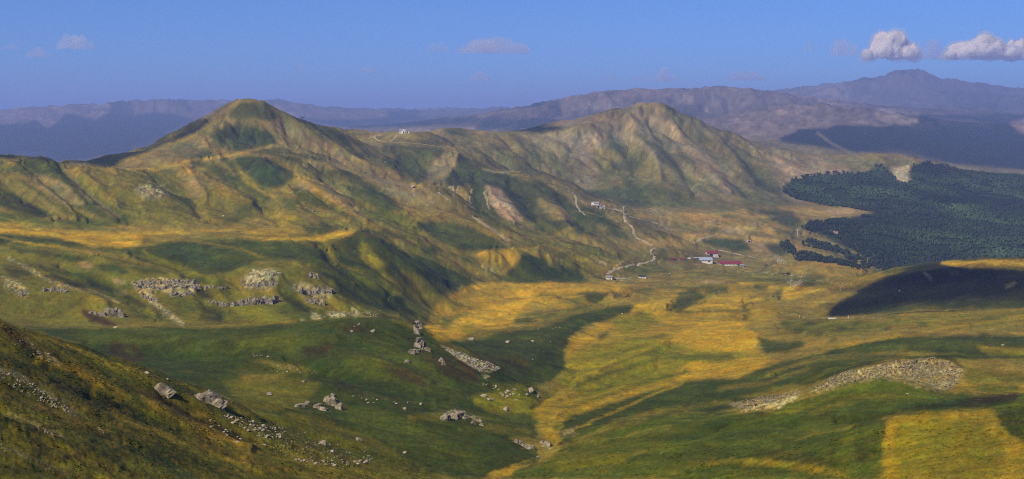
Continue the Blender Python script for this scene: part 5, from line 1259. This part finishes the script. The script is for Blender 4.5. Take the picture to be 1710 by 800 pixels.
# lift station on the shoulder
t, k = site('lift_station', 995, 346.0, 'white ski lift station with an overhanging dark hall, on the shoulder of the ridge', 'lift station', -.1, dmin=1500)
boxes('base', STONE, t, (-6.5, 3.5, 1, 9, -4, 3.0), bevel=.1)
boxes('upper_hall', WHITE, t, (-8.0, 6.0, -1, 9, 3.02, 8.6), bevel=.35); boxes('window_band', GLASS, t, (-3, 6.06, -1.06, 8, 5.2, 7.0)); boxes('roof', GALV, t, (-8.4, 6.4, -1.4, 9.4, 8.62, 9.1))
boxes('overhang', GREY, t, (6.08, 9.5, 0, 7, 2.0, 6.2), bevel=.2); boxes('column', GREY, t, (7.0, 7.7, 1, 1.7, -4, 1.98)); boxes('column', GREY, t, (7.0, 7.7, 5, 5.7, -4, 1.98))
t, k = site('concrete_shed', 1005, 349.0, 'small pale concrete block shed just below the lift station', 'shed', .2, dmin=1500)
boxes('wall', CONC, t, (-3, 3, 0, 5, -3, 4.2)); boxes('roof', GREY, t, (-3.3, 3.3, -.3, 5.3, 4.22, 4.6)); opening(t, 'door', .8, 0, 1.5, 2.2)
boxes('lean_to', WHITE, t, (3.02, 5.6, 1, 5, -3, 5.4))
# hut on the far ridge
t, k = site('summit_hut', 671.5, 223.0, 'white stone hut with two gables on the far ridge track', 'hut', .1, dmin=2000)
S_ = 1.25
boxes('wall', WHITE, t, (-4.4 * S_, 7.5 * S_, 0, 8, -4, 4.6 * S_))
prism('roof', GREY, t, [(-.5, 4.4 * S_), (4, 7.4 * S_), (8.5, 4.4 * S_), (8.5, 4.8 * S_), (4, 7.8 * S_), (-.5, 4.8 * S_)], -4.9 * S_, 8 * S_)
for cx in (2.6, ):
    bm = bmesh.new()
    a = [bm.verts.new((cx * S_ + x * S_, y, z * S_)) for y in (-1.6, 3.8) for x, z in ((-2.6, -2), (2.6, -2), (2.6, 4.4), (0, 7.3), (-2.6, 4.4))]
    bm.faces.new(a[:5]); bm.faces.new(a[5:][::-1])
    for i in range(5): bm.faces.new((a[i], a[(i + 1) % 5], a[5 + (i + 1) % 5], a[5 + i]))
    link('gable_wing', bm_mesh(bm, 'gable_wing', WHITE), t)
opening(t, 'door', 3.3, 0, 2.2, 4.6, DARK, -1.6); window(t, -3.2, 2.2, 1.3, 1.5)
t, k = site('water_tank', 683, 222.5, 'small white tank right of the summit hut', 'tank', 0, dmin=2000)
bm = bmesh.new(); bmesh.ops.create_uvsphere(bm, u_segments=12, v_segments=8, radius=1.9); link('tank_body', bm_mesh(bm, 'tank_body', WHITE, True), t, (0, 0, 1.7)); boxes('plinth', CONC, t, (-1.6, 1.6, -1.6, 1.6, -2, .4))
# timber shelters on the golden knoll
t, k = site('timber_shelter', 1317, 459.0, 'dark brown timber shelter with a slanting roof on the golden knoll', 'shelter', .2)
boxes('back_wall', WOOD, t, (-2.8, 2.8, 2.2, 2.5, -1.5, 2.4)); prism('roof', WOOD, t, [(-.6, 3.0), (3.0, 2.2), (3.0, 2.45), (-.6, 3.25)], -3.2, 3.2)
for x in (-2.6, 2.6): boxes('post', WOOD, t, (x - .12, x + .12, -.1, .15, -1.5, 3.0))
t, k = site('log_pile', 1308, 457.5, 'low pile of dark logs left of the timber shelter', 'log pile', .1)
for i, (y, z) in enumerate(((0, .3), (.6, .3), (1.2, .3), (.3, .8), (.9, .8), (.6, 1.3))):
    bm = bmesh.new(); bmesh.ops.create_cone(bm, cap_ends=True, segments=10, radius1=.32, radius2=.28, depth=5.5); link('log', bm_mesh(bm, 'log', WOOD), t, (.3 * (i % 2), y, z), (0, math.pi / 2, 0))
# ruin among the trees
t, k = site('stone_ruin', 1390, 389.0, 'pinkish ruined stone house among the trees at the forest edge', 'ruin', -.2, dmin=1800)
boxes('wall', PINK, t, (-5, 5, 0, .8, -3, 4.0), (-5, -4.2, .8, 6, -3, 5.6), (4.2, 5, .8, 6, -3, 2.6), (-4.2, 4.2, 5.4, 6, -3, 3.4)); boxes('annex', PINK, t, (5.02, 10.5, 1, 6, -3, 2.6)); opening(t, 'door', 1, 0, 1.4, 2.0); opening(t, 'window_opening', -2.4, 1.4, 1.1, 1.1)
# trough and post on the near right ridge
t, k = site('water_trough', 1390, 532.5, 'long white concrete trough on the near right ridge, below the dark hill', 'trough', .03, dmin=800)
boxes('basin', WHITE, t, (-2.9, 2.9, -.5, .5, -.6, .9), bevel=.05); boxes('water', GLASS, t, (-2.6, 2.6, -.3, .3, .905, .93))
for u, v, lb in ((1417, 532.0, 'small pale post right of the white trough on the near right ridge'), (1335, 530.5, 'small pale post left of the white trough on the near right ridge')):
    t, k = site('marker_post', u, v, lb, 'post', 0, dmin=800); boxes('post_shaft', CONC, t, (-.18, .18, -.18, .18, -.5, 1.7)); boxes('post_cap', WHITE, t, (-.24, .24, -.24, .24, 1.71, 2.1))
# power poles in the plain
for u, v, h, lb in ((1403, 486.5, 7, 'thin pale pole on the slope left of the dark hill'), (1320, 482, 5, 'short pale stake on the golden strip')):
    t, k = site('pole', u, v, lb, 'pole', 0, dmin=1100); boxes('pole_shaft', CONC, t, (-.2, .2, -.2, .2, -.5, h)); boxes('pole_arm', CONC, t, (-.9, .9, -.1, .1, h - .9, h - .6))
# ------------------------------------------------------------------ lift pylons
def pylon(u, v, h, label, rz, dmin, mat=GALV, w=3.2, fat=1.0):
    t, k = site('lift_pylon', u, v, label, 'pylon', rz, 'pylons of the ski lifts', dmin)
    bm = bmesh.new(); bmesh.ops.create_cone(bm, cap_ends=True, segments=10, radius1=.62 * fat, radius2=.4 * fat, depth=h + 2); link('mast', bm_mesh(bm, 'mast', mat, True), t, (0, 0, h / 2 - 1))
    boxes('base', CONC, t, (-1.1, 1.1, -1.1, 1.1, -2, .5)); a = boxes('crossarm', mat, t, (-w, w, -.3, .3, h - .35 * fat, h + .25), (-w, -w + .3, -.25, .25, h + .26, h + 1.3), (w - .3, w, -.25, .25, h + .26, h + 1.3), (-w * .5, w * .5, -.2, .2, h + 1.31, h + 1.55))
    for s in (-1, 1):
        f = boxes('sheave_frame', mat, a, (s * w - .15, s * w + .15, -2.0, 2.0, h - .9, h - .4))
    boxes('ladder', mat, t, (.66, .74, -.3, -.22, .6, h - .4), (.66, .74, .22, .3, .6, h - .4)); return t
pylon(1041, 354.5, 10.5, 'lift pylon at the top of the gravel road, right of the lift station', .2, 1800)
pylon(1194, 377, 13, 'tall dark lift pylon in the orange grass, middle of the valley', .3, 1500, GREY)
pylon(1262, 379.5, 9, 'lift pylon with pale foot, right of the tall dark one', .3, 1500, GREY)
pylon(1332, 396, 14, 'pale lift pylon at the forest edge, farthest right', .3, 1500)
pylon(1113, 386, 7, 'short dark lift pylon on the brown slope above the road bend', .3, 1500, GREY)
pylon(505, 204.8, 9.5, 'dark lift pylon on the shoulder of the round topped peak', .5, 1900, simple_mat('dark_steel', (.05, .05, .055), .6), 3.6, 2.4)
pylon(532, 215.5, 6, 'small dark lift pylon just below the shoulder of the round topped peak', .5, 1900, bpy.data.materials['dark_steel'], 2.6, 2.0)
t, k = site('dark_cabin', 516.5, 204.8, 'tiny dark cabin on the shoulder, right of the skyline pylon', 'cabin', 0, dmin=1900)
boxes('wall', WOOD, t, (-1.3, 1.3, 0, 2.4, -1.5, 2.6)); prism('roof', GREY, t, [(-.3, 2.5), (1.2, 3.2), (2.7, 2.5), (2.7, 2.7), (1.2, 3.4), (-.3, 2.7)], -1.5, 1.5)
# pale stones that stand out far off
for u, v, s, lb in [(374, 361, 6, 'white block at the foot of the brown hummock under the peak'), (372, 310, 5, 'pale rock on the brown crest left of the green hollow'), (510, 348, 5, 'white rock in the rocky patch above the golden knoll'), (523, 353, 8, 'flat pale rock right of the white rock above the golden knoll'), (644, 271, 4, 'pale rock beside the dark gully under the far ridge track'), (690, 313, 9, 'pinkish rock on the crest of the long brown spur'), (1289, 361, 3, 'white stone on the grey green slope behind the valley'), (1292, 363, 3, 'second white stone on the grey green slope behind the valley'), (1302, 386, 2.5, 'tiny white stone in the valley grass'), (1502, 486, 4, 'small pale rock on the upper face of the dark hill'), (1039, 524, 4, 'pale stone near the top of the dark slope across the golden valley'), (1054, 512, 3, 'tiny pale stone at the top end of the dark slope'), (953, 555, 3, 'tiny stone at the right end of the dark slope'), (1675, 577, 8, 'flat pale stone on the right hillside'), (1697, 585, 4, 'small pale stone at the right edge of the hillside'), (1516, 659, 7, 'flat white stone on the green hill under the brown scree'), (1118, 457.5, 4, 'pale stone right of the valley hut'), (1025, 449, 5, 'yellowish earth heap rock beside the gravel road'), (1006, 457, 4, 'orange stone left of the road hut'), (1137, 485, 3, 'pale stone above the dark green wedge'), (1201, 486, 3, 'pale stone in the dark shrubs right of the green wedge')]:
    boulder(u, v, s, lb, None, 'p', .6, 900 if u < 1500 or v < 500 else 120)
# ------------------------------------------------------------------ trees
LEAF = simple_mat('dark_foliage', (.022, .038, .016), .9, .25, .55, 1.5, 0, 0, 3)
BARK = simple_mat('bark', (.07, .055, .04), .95, 2.0)
def crown_mesh(seed, n=150, wide=1.0):
    """leaf clumps spread through an uneven crown of height 1, base at z = .12"""
    r = random.Random(seed); V_, F_ = [], []
    lobes = [(Vector((r.uniform(-.18, .18) * wide, r.uniform(-.18, .18) * wide, r.uniform(.32, .82))), r.uniform(.13, .25)) for _ in range(8)]
    for i in range(n):
        c, R_ = lobes[i % len(lobes)]
        d = Vector((r.gauss(0, 1), r.gauss(0, 1), r.gauss(0, 1))).normalized() * R_ * r.uniform(.6, 1.1)
        p = c + d; s = r.uniform(.05, .10)
        a = Vector((r.gauss(0, 1), r.gauss(0, 1), r.gauss(0, 1))).normalized(); b = a.cross(d.normalized() + Vector((.01, .02, .03))).normalized(); a = b.cross(d.normalized())
        k = len(V_); V_ += [tuple(p + a * s), tuple(p + b * s * .9), tuple(p - a * s), tuple(p - b * s * .9)]; F_.append((k, k + 1, k + 2, k + 3))
    me = bpy.data.meshes.new('crown'); me.from_pydata(V_, [], F_); me.materials.append(LEAF); return me
def trunk_mesh(seed):
    r = random.Random(seed); bm = bmesh.new(); bmesh.ops.create_cone(bm, cap_ends=True, segments=7, radius1=.032, radius2=.012, depth=.75)
    bmesh.ops.translate(bm, verts=bm.verts[:], vec=(0, 0, .30))
    for q in range(4):
        d = Vector((math.cos(q * 1.6 + seed), math.sin(q * 1.6 + seed), .8)).normalized(); a = Vector((0, 0, .3 + .09 * q)); b = a + d * .22
        s = .008; v = [bm.verts.new(a + Vector(x) * s) for x in ((1, 0, 0), (-.5, .87, 0), (-.5, -.87, 0))] + [bm.verts.new(b)]
        for f in ((0, 1, 3), (1, 2, 3), (2, 0, 3)): bm.faces.new([v[i] for i in f])
    return bm_mesh(bm, 'trunk', BARK)
CROWNS = [crown_mesh(70 + i, 170, 1 + .2 * (i % 3)) for i in range(5)]; TRUNKS = [trunk_mesh(i) for i in range(3)]
def tree(u, v, hpx, label, group, dmin=1700):
    p = locate(u, v, dmin); h = hpx * .82 * p.y / F
    t = empty('tree', p, random.uniform(0, 6.28)); tag(t, label, 'tree', group)
    link('trunk', random.choice(TRUNKS), t, (0, 0, 0), (0, 0, 0), (h, h, h)); w = h * random.uniform(.9, 1.3); link('crown', random.choice(CROWNS), t, (0, 0, 0), (0, 0, 0), (w, w, h))
random.seed(5)
GT = 'trees at the edge of the forest'
def row_trees(pts, n, h, label, jit=3):
    for i in range(n):
        t = (i + random.random()) / n * (len(pts) - 1); k = min(int(t), len(pts) - 2); f = t - k
        tree(pts[k][0] * (1 - f) + pts[k + 1][0] * f + random.uniform(-jit, jit), pts[k][1] * (1 - f) + pts[k + 1][1] * f + random.uniform(-jit, jit), h * random.uniform(.75, 1.3), label, GT)
row_trees([(1302, 412), (1330, 428), (1370, 436), (1410, 442), (1440, 450)], 60, 9, 'dark tree in the long narrow belt below the small tree island', 3)
row_trees([(1310, 409), (1316, 412)], 7, 9, 'dark tree in the small island at the top of the tree belt', 4)
row_trees([(1345, 406), (1375, 412), (1400, 420), (1430, 436), (1465, 446)], 45, 9, 'dark tree in the loose middle clump below the stone ruin', 5)
row_trees([(1340, 383), (1352, 386), (1365, 383), (1380, 380)], 14, 8, 'dark tree on the meadow edge left of the stone ruin', 4)
row_trees([(1400, 398), (1440, 415), (1480, 440)], 26, 8, 'dark tree among the small clearings right of the stone ruin', 7)
row_trees([(1306, 318), (1325, 330), (1350, 335)], 14, 8, 'dark tree on the lower left tip of the forest', 4)
row_trees([(1318, 306), (1345, 297), (1370, 293), (1400, 292), (1440, 291)], 26, 8, 'dark tree along the upper forest edge under the grassy dome', 2)
row_trees([(1458, 282), (1470, 279), (1480, 283)], 6, 7, 'tree in the small tuft beside the bare patch on the dome', 3)
row_trees([(1522, 287), (1528, 280), (1550, 275), (1580, 280), (1605, 289)], 16, 7, 'tree on the forest crest right of the bare patch', 2)
for u, v, h in ((1352, 391, 6), (1420, 429, 7), (1352, 371, 5), (1437, 424, 6), (1300, 500, 5), (1291, 497, 5)): tree(u, v, h, 'lone dark bush standing apart on the grass near the forest edge', 'lone bushes', 1100)

# the forest itself reads as one mass
def inside_poly(poly, u, v):
    m = np.zeros(u.shape, bool)
    for (ax, ay), (bx, by) in zip(poly, poly[1:] + poly[:1]):
        if ay == by: continue
        m ^= ((ay > v) != (by > v)) & (u < (bx - ax) * (v - ay) / (by - ay) + ax)
    return m
FOREST = [[(1305, 319), (1320, 306), (1345, 297), (1370, 293), (1440, 291), (1462, 284), (1475, 281), (1490, 290), (1495, 302), (1512, 307), (1522, 302), (1519, 288), (1530, 279), (1545, 272), (1570, 272), (1600, 284), (1640, 288), (2200, 288), (2200, 470), (1520, 470), (1480, 462), (1440, 436), (1425, 420), (1404, 402), (1385, 392), (1350, 387), (1344, 378), (1350, 372), (1390, 368), (1470, 357), (1420, 347), (1370, 343), (1330, 333)],
          [(1345, 401), (1370, 404), (1400, 412), (1425, 425), (1450, 440), (1490, 455), (1470, 462), (1430, 440), (1400, 424), (1350, 412)],
          [(1303, 404), (1320, 410), (1330, 420), (1370, 426), (1410, 436), (1450, 446), (1450, 450), (1400, 444), (1350, 436), (1328, 436), (1320, 418), (1303, 412)]]
mask = np.zeros(V.shape, bool)
for f_ in FOREST: mask |= inside_poly(f_, UU + 2.5 * fbm(UU / F * 120, BB * 60, 2, 500), V)
mask &= (DD > 1850) & (DD < 4300)
cw = np.gradient(cols)[None, :] / F * DD; rh = np.gradient(rows)[:, None] * DD
area = cw * rh
dens_ = np.where(UU > 1730, 0.002, 1 / 34.0)
clear = fbm(XX / 60, DD / 60, 2, 501) > .42
prob = np.where(mask & ~clear, area * dens_, 0)
cnt = RNG.poisson(prob)
rr, cc_ = np.nonzero(cnt)
print('forest trees', len(rr))
N_ = min(len(rr), 24000)
sel = RNG.permutation(len(rr))[:N_]; rr = rr[sel]; cc_ = cc_[sel]
bmt = bmesh.new(); bmesh.ops.create_icosphere(bmt, subdivisions=1, radius=1.0)
bv = np.array([v.co[:] for v in bmt.verts], np.float32); bf = np.array([[v.index for v in f.verts] for f in bmt.faces], np.int32); bmt.free()
h = RNG.uniform(4, 7.5, N_).astype(np.float32); wd = h * RNG.uniform(.42, .62, N_).astype(np.float32)
jx = RNG.uniform(-.5, .5, N_) * cw[rr, cc_]; 
base_x = XX[rr, cc_] + jx; base_y = DD[rr, cc_]; base_z = ZZ[rr, cc_]
nz_ = RNG.uniform(.8, 1.15, (N_, len(bv))).astype(np.float32)
vz = bv[None, :, 2] * nz_
co = np.stack([bv[None, :, 0] * nz_ * wd[:, None] + base_x[:, None], bv[None, :, 1] * nz_ * wd[:, None] + base_y[:, None], (vz * .5 + .42) * h[:, None] + base_z[:, None]], -1).reshape(-1, 3)
fi = (bf[None] + (np.arange(N_) * len(bv))[:, None, None]).reshape(-1, 3)
me = bpy.data.meshes.new('forest'); me.vertices.add(len(co)); me.vertices.foreach_set('co', co.astype(np.float32).ravel())
me.loops.add(fi.size); me.loops.foreach_set('vertex_index', fi.ravel().astype(np.int32)); me.polygons.add(len(fi)); me.polygons.foreach_set('loop_start', np.arange(len(fi), dtype=np.int32) * 3); me.update(calc_edges=True)
at = me.color_attributes.new('cover', 'FLOAT_COLOR', 'POINT')
tc = (np.array((.021, .036, .012))[None] * RNG.uniform(.8, 1.25, (N_, 1)) * RNG.uniform(.85, 1.15, (N_, 3)))
tc *= np.exp(1.2 * fbm(base_x / 130, base_y / 130, 3, 503))[:, None]
me.shade_smooth()
c4 = np.ones((N_, len(bv), 4), np.float32); c4[..., :3] = tc[:, None]; at.data.foreach_set('color', c4.ravel())
m, t_, b_ = new_mat('forest_foliage'); a_ = t_.nodes.new('ShaderNodeAttribute'); a_.attribute_name = 'cover'; t_.links.new(a_.outputs['Color'], b_.inputs['Base Color']); b_.inputs['Roughness'].default_value = .9; b_.inputs['Specular IOR Level'].default_value = .1
me.materials.append(m); tag(link('forest', me), kind='stuff')
# ------------------------------------------------------------------ low heather and grass hummocks nobody could count
def ground_tufts(name, n, dlo, dhi, smin, smax, squash, seed, lum, near_u=(-60, 1770)):
    """points on the ground, one small tuft instanced on each"""
    r = np.random.default_rng(seed)
    m_ = (DD > dlo) & (DD < dhi) & VIS & (UU > near_u[0]) & (UU < near_u[1]) & (V < 830)
    gpx = np.abs(np.gradient(V, axis=0)) * np.gradient(cols)[None, :]       # share of the view
    pw = np.where(m_ & (SCR < .25), gpx + .3, 0) * sstep(-.1, .25, fbm(UU / F * 110, BB * 70, 3, seed + 5))
    pw = pw / pw.sum()
    idx = r.choice(pw.size, n, p=pw.ravel())
    jr = r.uniform(-.5, .5, (n, 2))
    rr_, cc2 = np.unravel_index(idx, pw.shape)
    r2 = np.clip(rr_ + 1, 0, NR - 1); c2 = np.clip(cc2 + 1, 0, len(cols) - 1)
    t = r.uniform(0, 1, n); s = r.uniform(0, 1, n)
    def mix(Aa): return (Aa[rr_, cc2] * (1 - t) + Aa[rr_, c2] * t) * (1 - s) + (Aa[r2, cc2] * (1 - t) + Aa[r2, c2] * t) * s
    pos = np.stack([mix(XX), mix(DD), mix(ZZ)], -1).astype(np.float32)
    size = (r.uniform(0, 1, n) ** 2 * (smax - smin) + smin) * pos[:, 1] / F
    col = Cc[rr_, cc2] * (lum[0] + (lum[1] - lum[0]) * r.uniform(0, 1, (n, 1)))
    me = bpy.data.meshes.new(name); me.vertices.add(n); me.vertices.foreach_set('co', pos.ravel())
    a = me.attributes.new('size', 'FLOAT', 'POINT'); a.data.foreach_set('value', size.astype(np.float32))
    a = me.attributes.new('cover', 'FLOAT_COLOR', 'POINT'); c4 = np.ones((n, 4), np.float32); c4[:, :3] = col; a.data.foreach_set('color', c4.ravel())
    o = link(name, me); tag(o, kind='stuff')
    m, t_, b_ = new_mat(name + '_leaves'); at_ = t_.nodes.new('ShaderNodeAttribute'); at_.attribute_type = 'INSTANCER'; at_.attribute_name = 'cover'
    t_.links.new(at_.outputs['Color'], b_.inputs['Base Color']); b_.inputs['Roughness'].default_value = .95; b_.inputs['Specular IOR Level'].default_value = .05
    me.materials.append(m)
    g = bpy.data.node_groups.new(name, 'GeometryNodeTree')
    g.interface.new_socket('Geometry', in_out='INPUT', socket_type='NodeSocketGeometry'); g.interface.new_socket('Geometry', in_out='OUTPUT', socket_type='NodeSocketGeometry')
    N = g.nodes.new; K = g.links.new
    gi, go = N('NodeGroupInput'), N('NodeGroupOutput')
    m2p = N('GeometryNodeMeshToPoints'); K(gi.outputs[0], m2p.inputs['Mesh'])
    ico = N('GeometryNodeMeshIcoSphere'); ico.inputs['Radius'].default_value = .5; ico.inputs['Subdivisions'].default_value = 1
    sp_ = N('GeometryNodeSetPosition'); rv = N('FunctionNodeRandomValue'); rv.data_type = 'FLOAT_VECTOR'; rv.inputs[0].default_value = (-.12,) * 3; rv.inputs[1].default_value = (.12,) * 3
    K(ico.outputs['Mesh'], sp_.inputs['Geometry']); K(rv.outputs[0], sp_.inputs['Offset'])
    sm = N('GeometryNodeSetMaterial'); sm.inputs['Material'].default_value = m; K(sp_.outputs[0], sm.inputs[0])
    ip = N('GeometryNodeInstanceOnPoints'); K(m2p.outputs[0], ip.inputs['Points']); K(sm.outputs[0], ip.inputs['Instance'])
    rz_ = N('FunctionNodeRandomValue'); rz_.data_type = 'FLOAT_VECTOR'; rz_.inputs[0].default_value = (-.25, -.25, 0); rz_.inputs[1].default_value = (.25, .25, 6.28); K(rz_.outputs[0], ip.inputs['Rotation'])
    na = N('GeometryNodeInputNamedAttribute'); na.data_type = 'FLOAT'; na.inputs['Name'].default_value = 'size'
    vm = N('ShaderNodeVectorMath'); vm.operation = 'MULTIPLY'; rs_ = N('FunctionNodeRandomValue'); rs_.data_type = 'FLOAT_VECTOR'; rs_.inputs[0].default_value = (.7, .7, squash * .7); rs_.inputs[1].default_value = (1.4, 1.4, squash * 1.3)
    K(na.outputs['Attribute'], vm.inputs[0]); K(rs_.outputs[0], vm.inputs[1]); K(vm.outputs[0], ip.inputs['Scale']); K(ip.outputs[0], go.inputs[0])
    md = o.modifiers.new('tufts', 'NODES'); md.node_group = g
    return o
ground_tufts('heather', 7000, 95, 330, 2, 7, .38, 61, (.45, 1.0))
ground_tufts('grass_tufts', 26000, 95, 900, 1.2, 3.5, .4, 62, (.6, 1.25))
# ------------------------------------------------------------------ clouds, above the hazy layer
def cloud_mat(name, d, col=(1, 1, 1, 1)):
    m = bpy.data.materials.new(name); m.use_nodes = True; t = m.node_tree; t.nodes.clear()
    out = t.nodes.new('ShaderNodeOutputMaterial'); pv = t.nodes.new('ShaderNodeVolumePrincipled'); pv.inputs['Color'].default_value = col; pv.inputs['Density'].default_value = d; pv.inputs['Anisotropy'].default_value = .2
    t.links.new(pv.outputs[0], out.inputs['Volume']); return m
THIN = cloud_mat('thin_cloud', .006, (.96, .93, .98, 1)); 
def puff_mat(name, col, a):
    m = bpy.data.materials.new(name); m.use_nodes = True; t = m.node_tree; t.nodes.clear()
    out = t.nodes.new('ShaderNodeOutputMaterial'); d = t.nodes.new('ShaderNodeBsdfDiffuse'); tr = t.nodes.new('ShaderNodeBsdfTranslucent'); x = t.nodes.new('ShaderNodeMixShader'); x.inputs[0].default_value = a
    d.inputs[0].default_value = col; tr.inputs[0].default_value = col; t.links.new(d.outputs[0], x.inputs[1]); t.links.new(tr.outputs[0], x.inputs[2]); t.links.new(x.outputs[0], out.inputs['Surface']); return m
MID = cloud_mat('cloud', .007); THICK = puff_mat('bright_cloud', (.88, .80, .70, 1), .45)
TEX = bpy.data.textures.new('cloud_lumps', 'CLOUDS'); TEX.noise_scale = .38; TEX.noise_depth = 5
def cloud(label, c, sx, sy, sz, mat, seed, n=12, vox=.035):
    """a heap of puffs with a flat base, merged to one skin"""
    r = random.Random(seed); bm = bmesh.new()
    for i in range(n):
        x = (i + .5) / n * 2 - 1; k = 1 - abs(x) ** 1.5 * .7; R_ = r.uniform(.18, .34) * k + .06
        for q in range(2):
            M = Matrix.Translation((x * .85 + r.uniform(-.05, .05), r.uniform(-.2, .2), r.uniform(0, .35) * k * q + R_ * .5)) @ Matrix.Diagonal((R_, R_, R_ * .9, 1))
            bmesh.ops.create_icosphere(bm, subdivisions=2, radius=1.0, matrix=M)
    for v in bm.verts:
        if v.co.z < 0: v.co.z *= .25
    me = bm_mesh(bm, 'cloud', mat)
    o = link('cloud', me, None, c, (0, 0, 0), (sx, sy, sz))
    md = o.modifiers.new('skin', 'REMESH'); md.mode = 'VOXEL'; md.voxel_size = vox; md.use_smooth_shade = True
    d = o.modifiers.new('lumps', 'DISPLACE'); d.texture = TEX; d.strength = .24; d.mid_level = .5
    if mat is THICK:        # thin vapour round the dense heap
        m2 = me.copy(); m2.materials.clear(); m2.materials.append(MID)
        e = link('cloud_edge', m2, o, (0, 0, -.04), (0, 0, 0), (1.10, 1.15, 1.16))
        q = e.modifiers.new('skin', 'REMESH'); q.mode = 'VOXEL'; q.voxel_size = .04; q.use_smooth_shade = True
        q = e.modifiers.new('lumps', 'DISPLACE'); q.texture = TEX; q.strength = .4; q.mid_level = .45
    return tag(o, label, 'cloud')
CL = [(1488, 76, 92, 42, THICK, 'bright white cloud nearest above the tallest far peak, with a ring shaped top'), (1640, 78, 120, 36, THICK, 'long bright cloud at the right edge'), (1704, 80, 50, 36, THICK, 'bright cloud cut by the right edge of the view'),
      (1410, 74, 46, 38, MID, 'greyish cloud left of the bright ring shaped one'), (1352, 78, 22, 20, THIN, 'small faint mauve cloud left of the greyish one'), (1562, 86, 70, 26, THIN, 'dim mauve cloud between the two bright clouds'), (124, 68, 66, 28, MID, 'pale peaked cloud near the upper left corner'), (62, 87, 42, 18, THIN, 'small mauve cloud below the peaked one at upper left'), (18, 78, 34, 10, THIN, 'faint sliver of cloud at the left edge'),
      (502, 112, 18, 12, THIN, 'tiny mauve cloud right of the round topped peak'), (616, 117, 32, 12, THIN, 'thin mauve cloud above the far ridge hut'), (730, 78, 38, 18, THIN, 'small mauve cloud left of the long mauve one'), (826, 74, 120, 30, THIN, 'long mauve cloud in the middle of the sky'), (802, 128, 38, 15, MID, 'small bright yellowish cloud low in the middle of the sky'),
      (1108, 126, 42, 22, MID, 'warm pale puff above the second peak'), (1070, 131, 24, 11, THIN, 'small puff left of the warm pale one'), (1020, 129, 26, 11, THIN, 'faint puff farthest left of the three above the second peak'), (1246, 127, 66, 15, THIN, 'faint long cloud low between the second peak and the tallest far peak')]
for i, (u, v, w, hh, mt, lb) in enumerate(CL):
    alt = 725.0; D = alt / ((HZ - v - hh / 2) / F)
    k = D / F
    cloud(lb, ((u - 855) * k, D, alt), w * k * .56, w * k * .3 + hh * k * .3, hh * k * 1.5, mt, 30 + i)
# the cloud that shades the dark hill on the right; it stands high above, out of the picture
_t = Vector((715, 1190, -130)); _a = (1000 - _t.z) / sun_dir.z
_c = _t + sun_dir * _a
cloud('dense white cloud drifting over the valley, shading the dark hill', (_c.x, _c.y, 960), 470, 222, 150, cloud_mat('dense_cloud', .018), 99)
# ------------------------------------------------------------------ the air
def haze():
    bm = bmesh.new(); bmesh.ops.create_cube(bm, size=1.0)
    for v in bm.verts:
        v.co = Vector((v.co.x * 90000, v.co.y * 80000 + 10000, 690 if v.co.z > 0 else HAZE_BOTTOM))
    me = bpy.data.meshes.new('haze'); bm.to_mesh(me); bm.free()
    m = bpy.data.materials.new('hazy_air'); m.use_nodes = True
    t = m.node_tree; t.nodes.clear()
    out = t.nodes.new('ShaderNodeOutputMaterial'); pv = t.nodes.new('ShaderNodeVolumePrincipled')
    pv.inputs['Color'].default_value = HAZE_COLOR
    pv.inputs['Density'].default_value = HAZE_DENSITY
    pv.inputs['Anisotropy'].default_value = 0.0
    t.links.new(pv.outputs[0], out.inputs['Volume'])
    me.materials.append(m)
    o = bpy.data.objects.new('haze', me); COL.objects.link(o)
    tag(o, kind='stuff')
HAZE_BOTTOM = float(ZZ.min()) - 60
HAZE_COLOR = (0.34, 0.48, 0.97, 1)
HAZE_DENSITY = 0.000076
haze()
print('z range', ZZ.min(), ZZ.max())
